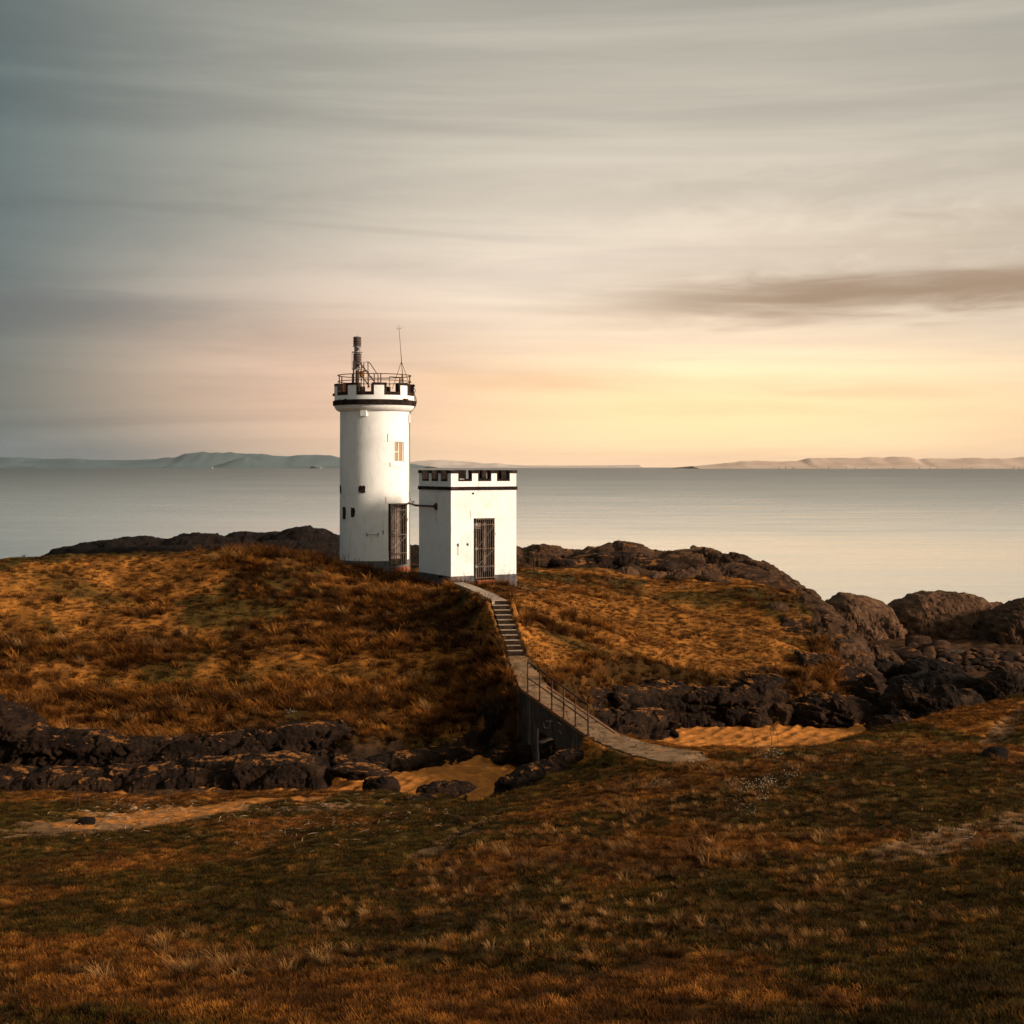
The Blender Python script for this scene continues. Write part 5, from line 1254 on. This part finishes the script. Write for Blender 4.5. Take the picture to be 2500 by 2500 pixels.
# --- boulders on the beach
GB = 'rounded boulders on the beach'
for (a, b, c, e, lab) in [
 (2208,2272,1551,1577,'largest squared dark boulder at the top of the beach'),
 (2168,2256,1578,1607,'long brown sausage shaped boulder on the beach'),
 (2248,2288,1576,1604,'egg shaped brown boulder right of the long one'),
 (2268,2320,1562,1586,'flat wide boulder right of the squared boulder'),
 (2284,2334,1592,1615,'rounded grey boulder on a smaller one in the middle of the beach'),
 (2277,2318,1605,1628,'low brown boulder nearest the weedy ledge'),
 (2342,2387,1588,1606,'dark domed boulder by the shining wet patch'),
 (2118,2167,1574,1598,'brown boulder at the left end of the beach boulders'),
 (2213,2246,1568,1584,'small dark boulder beneath the squared boulder'),
 (2404,2444,1596,1620,'dark angular boulder among the small stones on the right'),
 (2367,2393,1608,1630,'small upright boulder in front of the stony patch'),
 (2246,2300,1570,1584,'slim boulder wedged between larger ones'),
 (2292,2316,1584,1596,'small pale boulder behind the rounded grey boulder')]:
    D = 11.25 * F / (e - HOR)
    rock(a, b, c, e, D, m_='rock_mid' if rock.n % 3 else 'rock_dark', label=lab, name='boulder', sub=4, bury=.3, box=2.3, amp=.10, strata=.15, crev=.03, fine=.02, group=GB)
rs = random.Random(44); small = []
for k in range(6):
    v, fc = rock_mesh((1, .8, .62), 300 + k, 3, box=2.2, amp=.12, strata=.1, crev=.02, fine=.0)
    me_ = bpy.data.meshes.new('small_boulder'); me_.from_pydata(v.tolist(), [], fc); me_.polygons.foreach_set('use_smooth', [True]*len(me_.polygons)); me_.materials.append(M['rock_mid' if k % 2 else 'rock_dark']); small.append(me_)
for k in range(120):
    px = rs.uniform(2300, 2560) if k < 90 else rs.uniform(2110, 2300); py = rs.uniform(1592, 1640) if k < 90 else rs.uniform(1600, 1650)
    h_ = hit(px, py)
    if h_ is None or h_.y < 62: continue
    o = bpy.data.objects.new('small_boulder', small[k % 6]); C.objects.link(o)
    s_ = rs.uniform(.35, 1.0) * (1 if rs.random() < .8 else 1.4); o.scale = (s_, s_, s_); o.rotation_euler = (rs.uniform(-.2,.2), rs.uniform(-.2,.2), rs.uniform(0, 6))
    o.location = h_ + Vector((0, 0, s_*.12)); tag(o, 'small rounded dark stone lying on the stony beach', 'stone', 'small stones on the beach')
# a few loose stones elsewhere
for (px, py, s_, lab) in [(1186,1877,.22,'pale stone lying on the sand beside the slanting boulder'),(1278,1872,.18,'pale grey stone on top of the slanting boulder'),(265,1993,.42,'flat pale stone in the sandy hollow at lower left'),
                          (322,1977,.40,'dark stone in the sandy hollow beside the flat pale stone'),(208,2010,.7,'dark lump half buried at the left end of the sandy hollow'),(2433,1848,1.15,'dark rounded lump in the turf at the right')]:
    h_ = hit(px, py)
    if h_ is None: continue
    o = bpy.data.objects.new('stone', small[0].copy()); C.objects.link(o); o.scale = (s_, s_*.9, s_*.75); o.location = h_ + Vector((0, .1, s_*.05)); o.rotation_euler = (0, 0, px)
    o.data.materials[0] = M['trim'] if 'pale' in lab else M['rock_black']
    if 'pale' in lab: o.data.materials[0] = M['concrete']
    tag(o, lab, 'stone')
# shining wet pools among the beach rocks
wm, wn, wb = mat('pool_water'); wb.inputs['Base Color'].default_value = (.05, .05, .045, 1); wb.inputs['Roughness'].default_value = .05
for (px, py, a, b_, lab) in [(2148,1561,2.0,.9,'narrow bright rock pool left of the squared boulder'),(2352,1592,1.2,.9,'small shining pool behind the stones on the right'),(2395,1599,.9,.7,'second shining pool further right among the stones'),(2230,1646,.9,.5,'wet gleam among the weedy rocks')]:
    h_ = hit(px, py)
    if h_ is None: continue
    rs2 = random.Random(px); pts = [(a*math.cos(t*math.pi/12)*rs2.uniform(.7,1.1), b_*math.sin(t*math.pi/12)*rs2.uniform(.7,1.1), .0) for t in range(24)]
    v = pts + [(x, y, -.04) for x, y, z in pts]; n_ = 24
    o = mesh_obj('rock_pool', v, [tuple(range(n_))] + [(k, n_+k, n_+(k+1)%n_, (k+1)%n_) for k in range(n_)], wm)
    o.location = h_ + Vector((0, 0, .03)); tag(o, lab, kind='structure')

# ------------------------------------------------------------------ grass
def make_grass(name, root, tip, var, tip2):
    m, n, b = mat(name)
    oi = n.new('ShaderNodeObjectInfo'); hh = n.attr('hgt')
    c1 = n.mix(hh, root, tip); c2 = n.mix(hh, root, tip2)  # gap shade and tip highlights put into the blade colour, dark root upward
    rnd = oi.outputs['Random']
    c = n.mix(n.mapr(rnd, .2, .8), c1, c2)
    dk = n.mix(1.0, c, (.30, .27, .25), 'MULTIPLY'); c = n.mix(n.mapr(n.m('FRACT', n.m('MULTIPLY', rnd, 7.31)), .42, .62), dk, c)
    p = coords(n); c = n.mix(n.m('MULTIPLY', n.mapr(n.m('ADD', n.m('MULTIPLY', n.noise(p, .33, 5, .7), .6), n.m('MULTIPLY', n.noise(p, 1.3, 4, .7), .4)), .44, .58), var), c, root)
    n.set(b.inputs['Base Color'], c); b.inputs['Roughness'].default_value = .7; b.inputs['Specular IOR Level'].default_value = .08
    tr = n.new('ShaderNodeBsdfTranslucent'); n.set(tr.inputs[0], c)
    mx_ = n.new('ShaderNodeMixShader'); mx_.inputs[0].default_value = .30
    o_ = n.nodes['Material Output']; n.links.new(b.outputs[0], mx_.inputs[1]); n.links.new(tr.outputs[0], mx_.inputs[2]); n.links.new(mx_.outputs[0], o_.inputs[0])
    return m
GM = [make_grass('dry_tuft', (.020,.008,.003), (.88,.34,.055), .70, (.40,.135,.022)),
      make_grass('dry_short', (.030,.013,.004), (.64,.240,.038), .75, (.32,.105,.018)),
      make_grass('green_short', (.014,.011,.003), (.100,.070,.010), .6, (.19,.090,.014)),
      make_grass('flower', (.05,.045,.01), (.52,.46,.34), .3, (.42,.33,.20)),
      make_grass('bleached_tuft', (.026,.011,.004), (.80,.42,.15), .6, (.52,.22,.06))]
rs = np.random.RandomState(3)
def blades(nb, rad, lmin, lmax, wd, droop, lean, segs, m_, up=1.0, heads=False):
    v = []; f = []; hg = []
    for i in range(nb):
        a = rs.uniform(0, 2*np.pi); r_ = rad * math.sqrt(rs.uniform()); bx, by = r_*math.cos(a), r_*math.sin(a)
        L_ = rs.uniform(lmin, lmax); da = a + rs.normal() * .7
        dirx, diry = math.cos(da)*droop + lean[0] + rs.normal()*.12, math.sin(da)*droop + lean[1] + rs.normal()*.12
        px_, py_ = -math.sin(da), math.cos(da)
        o = len(v); x, y, z = bx, by, -.03
        for s_ in range(segs + 1):
            t = s_ / segs; w_ = wd * (1 - .8*t) / 2
            v.append((x - px_*w_, y - py_*w_, z)); v.append((x + px_*w_, y + py_*w_, z)); hg += [t**1.2, t**1.2]
            st2 = L_ / segs; k = t * 1.5
            dx_, dy_, dz_ = dirx*(.35 + k), diry*(.35 + k), up*(1 - .95*t*min(1.3, droop + .5*abs(lean[0])))
            q = st2 / math.sqrt(dx_*dx_ + dy_*dy_ + dz_*dz_ + 1e-6); x += dx_*q; y += dy_*q; z += dz_*q
        for s_ in range(segs): f.append((o+2*s_, o+2*s_+1, o+2*s_+3, o+2*s_+2))
        if heads:
            c_ = (x, y, z); q = .015; o = len(v)
            v += [(x+q,y,z),(x-q,y,z),(x,y+q,z),(x,y-q,z),(x,y,z+q),(x,y,z-q)]; hg += [1.0]*6
            f += [(o,o+2,o+4),(o+2,o+1,o+4),(o+1,o+3,o+4),(o+3,o,o+4),(o+2,o,o+5),(o+1,o+2,o+5),(o+3,o+1,o+5),(o,o+3,o+5)]
    me_ = bpy.data.meshes.new('tuft'); me_.from_pydata(v, [], f); at = me_.attributes.new('hgt', 'FLOAT', 'POINT'); at.data.foreach_set('value', np.array(hg, np.float32))
    me_.materials.append(m_); return bpy.data.objects.new('tuft', me_)
protos = []
for k in range(4): protos.append(blades(46, .13, .22, .46, .017, .75, (-.25 + .15*k, -.25), 4, GM[0]))          # 0-3 drooping dry tufts
for k in range(3): protos.append(blades(60, .20, .07, .16, .012, .6, (-.1, -.1), 2, GM[1]))                     # 4-6 short dry
for k in range(3): protos.append(blades(60, .20, .06, .13, .012, .45, (-.1, -.05), 2, GM[2]))                   # 7-9 short green
protos.append(blades(16, .16, .10, .18, .006, .4, (0, 0), 2, GM[3], heads=True))                               # 10 flowers
for k in range(2): protos.append(blades(50, .14, .22, .48, .015, .6, (-.2, -.15), 4, GM[4]))                    # 11-12 bleached
for k, o in enumerate(protos): o.name = 'tuft_%02d' % k
gcol = bpy.data.collections.new('tuft_shapes')
for o in protos: gcol.objects.link(o)

def scatter(name, label, pts, kinds, scales):
    n_ = len(pts); me_ = bpy.data.meshes.new(name); me_.vertices.add(n_); me_.vertices.foreach_set('co', np.asarray(pts, np.float32).ravel())
    at = me_.attributes.new('kindix', 'INT', 'POINT'); at.data.foreach_set('value', np.asarray(kinds, np.int32))
    at = me_.attributes.new('size', 'FLOAT', 'POINT'); at.data.foreach_set('value', np.asarray(scales, np.float32))
    at = me_.attributes.new('turn', 'FLOAT_VECTOR', 'POINT')
    tn = np.stack([rs.normal(size=n_)*.12, rs.normal(size=n_)*.12, rs.uniform(-1.1, 1.1, n_)], 1).astype(np.float32); at.data.foreach_set('vector', tn.ravel())
    o = bpy.data.objects.new(name, me_); C.objects.link(o)
    tr = bpy.data.node_groups.new(name, 'GeometryNodeTree')
    tr.interface.new_socket('Geometry', in_out='INPUT', socket_type='NodeSocketGeometry'); tr.interface.new_socket('Geometry', in_out='OUTPUT', socket_type='NodeSocketGeometry')
    nd = tr.nodes; lk = tr.links
    gi, go = nd.new('NodeGroupInput'), nd.new('NodeGroupOutput')
    m2p = nd.new('GeometryNodeMeshToPoints'); lk.new(gi.outputs[0], m2p.inputs[0])
    ci = nd.new('GeometryNodeCollectionInfo'); ci.inputs['Collection'].default_value = gcol; ci.inputs['Separate Children'].default_value = True; ci.inputs['Reset Children'].default_value = True
    ip = nd.new('GeometryNodeInstanceOnPoints'); ip.inputs['Pick Instance'].default_value = True
    lk.new(m2p.outputs[0], ip.inputs['Points']); lk.new(ci.outputs[0], ip.inputs['Instance'])
    def na(nm, ty):
        a = nd.new('GeometryNodeInputNamedAttribute'); a.data_type = ty; a.inputs['Name'].default_value = nm; return a.outputs['Attribute']
    lk.new(na('kindix', 'INT'), ip.inputs['Instance Index']); lk.new(na('size', 'FLOAT'), ip.inputs['Scale'])
    lk.new(na('turn', 'FLOAT_VECTOR'), ip.inputs['Rotation']); lk.new(ip.outputs[0], go.inputs[0])
    md = o.modifiers.new('scatter', 'NODES'); md.node_group = tr
    tag(o, label, kind='stuff'); return o
gM = {k: a for k, a in (('tall', tall), ('green', green), ('grass', grassm), ('nz2', msk['nz2']))}
def sample(n_, y0, y1, pw=1.0, ur=.46):
    t = rs.uniform(size=n_); y = y0 + (y1 - y0) * t ** pw; u = rs.uniform(-ur, ur, n_); x = u * (y + 2); return x, y
def field(n_, y0, y1, pw):
    x, y = sample(n_, y0, y1, pw); r = rs.uniform(size=n_)
    tl_, gr, gs = gat(tall, x, y), gat(green, x, y), gat(grassm, x, y); z = zat(x, y) + ZC
    return x, y, z, r, tl_, gr, gs
# tall drooping tufts
def put_tall(n_, y0, y1, pw, smin, smax):
    x, y, z, r, tl_, gr, gs = field(n_, y0, y1, pw); k = (r < tl_ * gs) & (gs > .5)
    x, y, z, gr = x[k], y[k], z[k], gr[k]; s_ = rs.uniform(smin, smax, k.sum()) * (1.1 - .4 * gr)
    kd = rs.randint(0, 4, k.sum()); bl = rs.uniform(size=k.sum()) < np.where(y < 46, .62, .06); kd = np.where(bl, rs.randint(11, 13, k.sum()), kd)
    return np.stack([x, y, z], 1), kd, s_
def put_short(n_, y0, y1, pw, smin, smax):
    x, y, z, r, tl_, gr, gs = field(n_, y0, y1, pw); k = (r < gs * (1 - .5 * tl_)) & (gs > .45)
    x, y, z, gr = x[k], y[k], z[k], gr[k]; s_ = rs.uniform(smin, smax, k.sum())
    g_ = rs.uniform(size=k.sum()) < np.clip(gr * 1.15, .06, .94); kd = np.where(g_, rs.randint(7, 10, k.sum()), rs.randint(4, 7, k.sum()))
    return np.stack([x, y, z], 1), kd, s_
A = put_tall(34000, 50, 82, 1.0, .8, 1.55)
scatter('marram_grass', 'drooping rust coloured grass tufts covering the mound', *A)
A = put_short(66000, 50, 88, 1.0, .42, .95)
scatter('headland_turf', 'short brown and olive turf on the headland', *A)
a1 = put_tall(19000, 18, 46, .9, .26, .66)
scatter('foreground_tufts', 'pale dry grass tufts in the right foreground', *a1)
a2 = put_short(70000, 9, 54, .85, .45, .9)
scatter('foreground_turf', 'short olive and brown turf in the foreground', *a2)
# flowers
fl = []
rf = random.Random(8)
for (px, py, sp_, n_) in [(1872,1838,14,30),(1905,1868,10,12),(1915,1900,16,26),(1842,1930,18,34),(1790,1925,12,16),(1802,1984,14,22),(1935,1880,8,8),(1560,1920,14,14),(1620,1915,12,8),(1990,1905,8,8),
                          (1320,1398,12,9),(1395,1403,14,12),(1455,1409,16,12),(1510,1413,22,26),(1415,1420,12,6),(1655,1440,16,8),(1690,1448,18,10),(1880,1462,20,14),(1925,1480,20,16),(1850,1455,14,8),(1800,1412,14,6),(798,1411,10,6),(1500,1420,30,8),(710,1745,4,2)]:
    for i in range(max(2, int(n_ * .22))):
        h_ = hit(px + rf.gauss(0, sp_ * 1.25), py + rf.gauss(0, sp_ * .6))
        if h_ is not None: fl.append(h_)
scatter('white_flowers', 'clusters of small white flowers in the turf', np.array([tuple(p) for p in fl]), np.full(len(fl), 10), rs.uniform(.7, 1.2, len(fl)))

# twigs, shells and wrack lying on the bare sandy spots: nobody could count them
rd2 = random.Random(77); deb = MB()
for (cx_, cy_, sx2, sy2, n_) in ((300,1990,95,26,150),(420,1965,80,16,60),(800,1990,120,30,110),(700,2030,150,26,90),(1080,1990,60,20,30),(2330,2030,110,24,50),(1290,1700,40,20,8)):
    for i in range(n_):
        h_ = hit(cx_ + rd2.gauss(0, sx2), cy_ + rd2.gauss(0, sy2))
        if h_ is None: continue
        a_ = rd2.uniform(0, 6.28); l_ = rd2.uniform(.04, .16) * (2.2 if rd2.random() < .07 else 1); r_ = rd2.uniform(.006, .014)
        q_ = Vector((math.cos(a_)*l_, math.sin(a_)*l_, rd2.uniform(-.01, .06)))
        deb.tube([h_ + Vector((0,0,.02)) - q_, h_ + Vector((0,0,.035)), h_ + Vector((0,0,.02)) + q_ + Vector((rd2.uniform(-.02,.02),0,0))], [r_*.6, r_, r_*.5], 4)
tag(deb.build('beach_debris', simple('bleached_twigs', (.10,.055,.03), (.34,.23,.14), 7, .8, .2, .003)), 'scattered pale twigs and dry wrack lying on the bare sandy turf', kind='stuff')

# bare dry stems standing beside the walls and in the turf
def stems(px, py, n_, h_, sp_, label, D=None):
    p = hit(px, py) if D is None else P(px, py, D)
    if p is None: return
    b = MB(); r_ = random.Random(px)
    for i in range(n_):
        q = Vector((r_.uniform(-sp_, sp_), r_.uniform(-sp_*.4, sp_*.4), -.1)); l_ = r_.uniform(-.18, .18); hh = h_*r_.uniform(.6, 1)
        b.tube([q, q + Vector((l_*hh*.5, 0, hh*.55)), q + Vector((l_*hh*1.4, 0, hh))], [.010, .007, .004], 4)
        b.tube([q + Vector((l_*hh*.5, 0, hh*.55)), q + Vector((l_*hh*.5 - .10*hh, 0, hh*.8))], [.006, .003], 4)
    o = b.build('dry_stems', M['rust']); o.location = p; tag(o, label, 'dry plant')
stems(1242, 1421, 5, .95, .35, 'tall bare dry stems by the right corner of the square building', 70.6)
stems(1140, 1418, 3, .6, .2, 'thin bare stems left of the square building gate', 68.9)
stems(846, 1372, 4, .6, .12, 'bare dry stems at the left foot of the round tower', 75.0)
stems(870, 1373, 3, .35, .12, 'short bare stems by the middle of the round tower foot', 74.9)
stems(1847, 1830, 1, 1.1, .02, 'single tall dry stalk in the tufts beside the white flowers')
stems(1890, 1815, 3, .9, .25, 'leaning dry stalks in front of the sunlit sand')
stems(2250, 1885, 1, 1.0, .02, 'single tall dry stalk in the right foreground turf')
stems(1774, 1915, 1, .8, .02, 'dry stalk among the pale tufts in the foreground')
stems(1793, 1545, 1, .7, .02, 'single dry stalk on the sunlit slope')
stems(215, 1965, 5, .8, .4, 'dry reed stems in the sandy hollow at lower left')

# ------------------------------------------------------------------ the air
hm = bpy.data.materials.new('sea_haze'); hm.use_nodes = True; hn = N(hm.node_tree); hn.nodes.clear()
ho = hn.new('ShaderNodeOutputMaterial'); pv = hn.new('ShaderNodeVolumePrincipled')
pv.inputs['Color'].default_value = (.99, .98, .97, 1); pv.inputs['Density'].default_value = 2.3e-5; pv.inputs['Anisotropy'].default_value = .88
hn.links.new(pv.outputs[0], ho.inputs['Volume'])
HB = 19000
b = MB().box(-HB, HB, -HB, HB, -30, 160); hz_o = b.build('haze', hm); tag(hz_o, 'thin sea haze', kind='stuff')
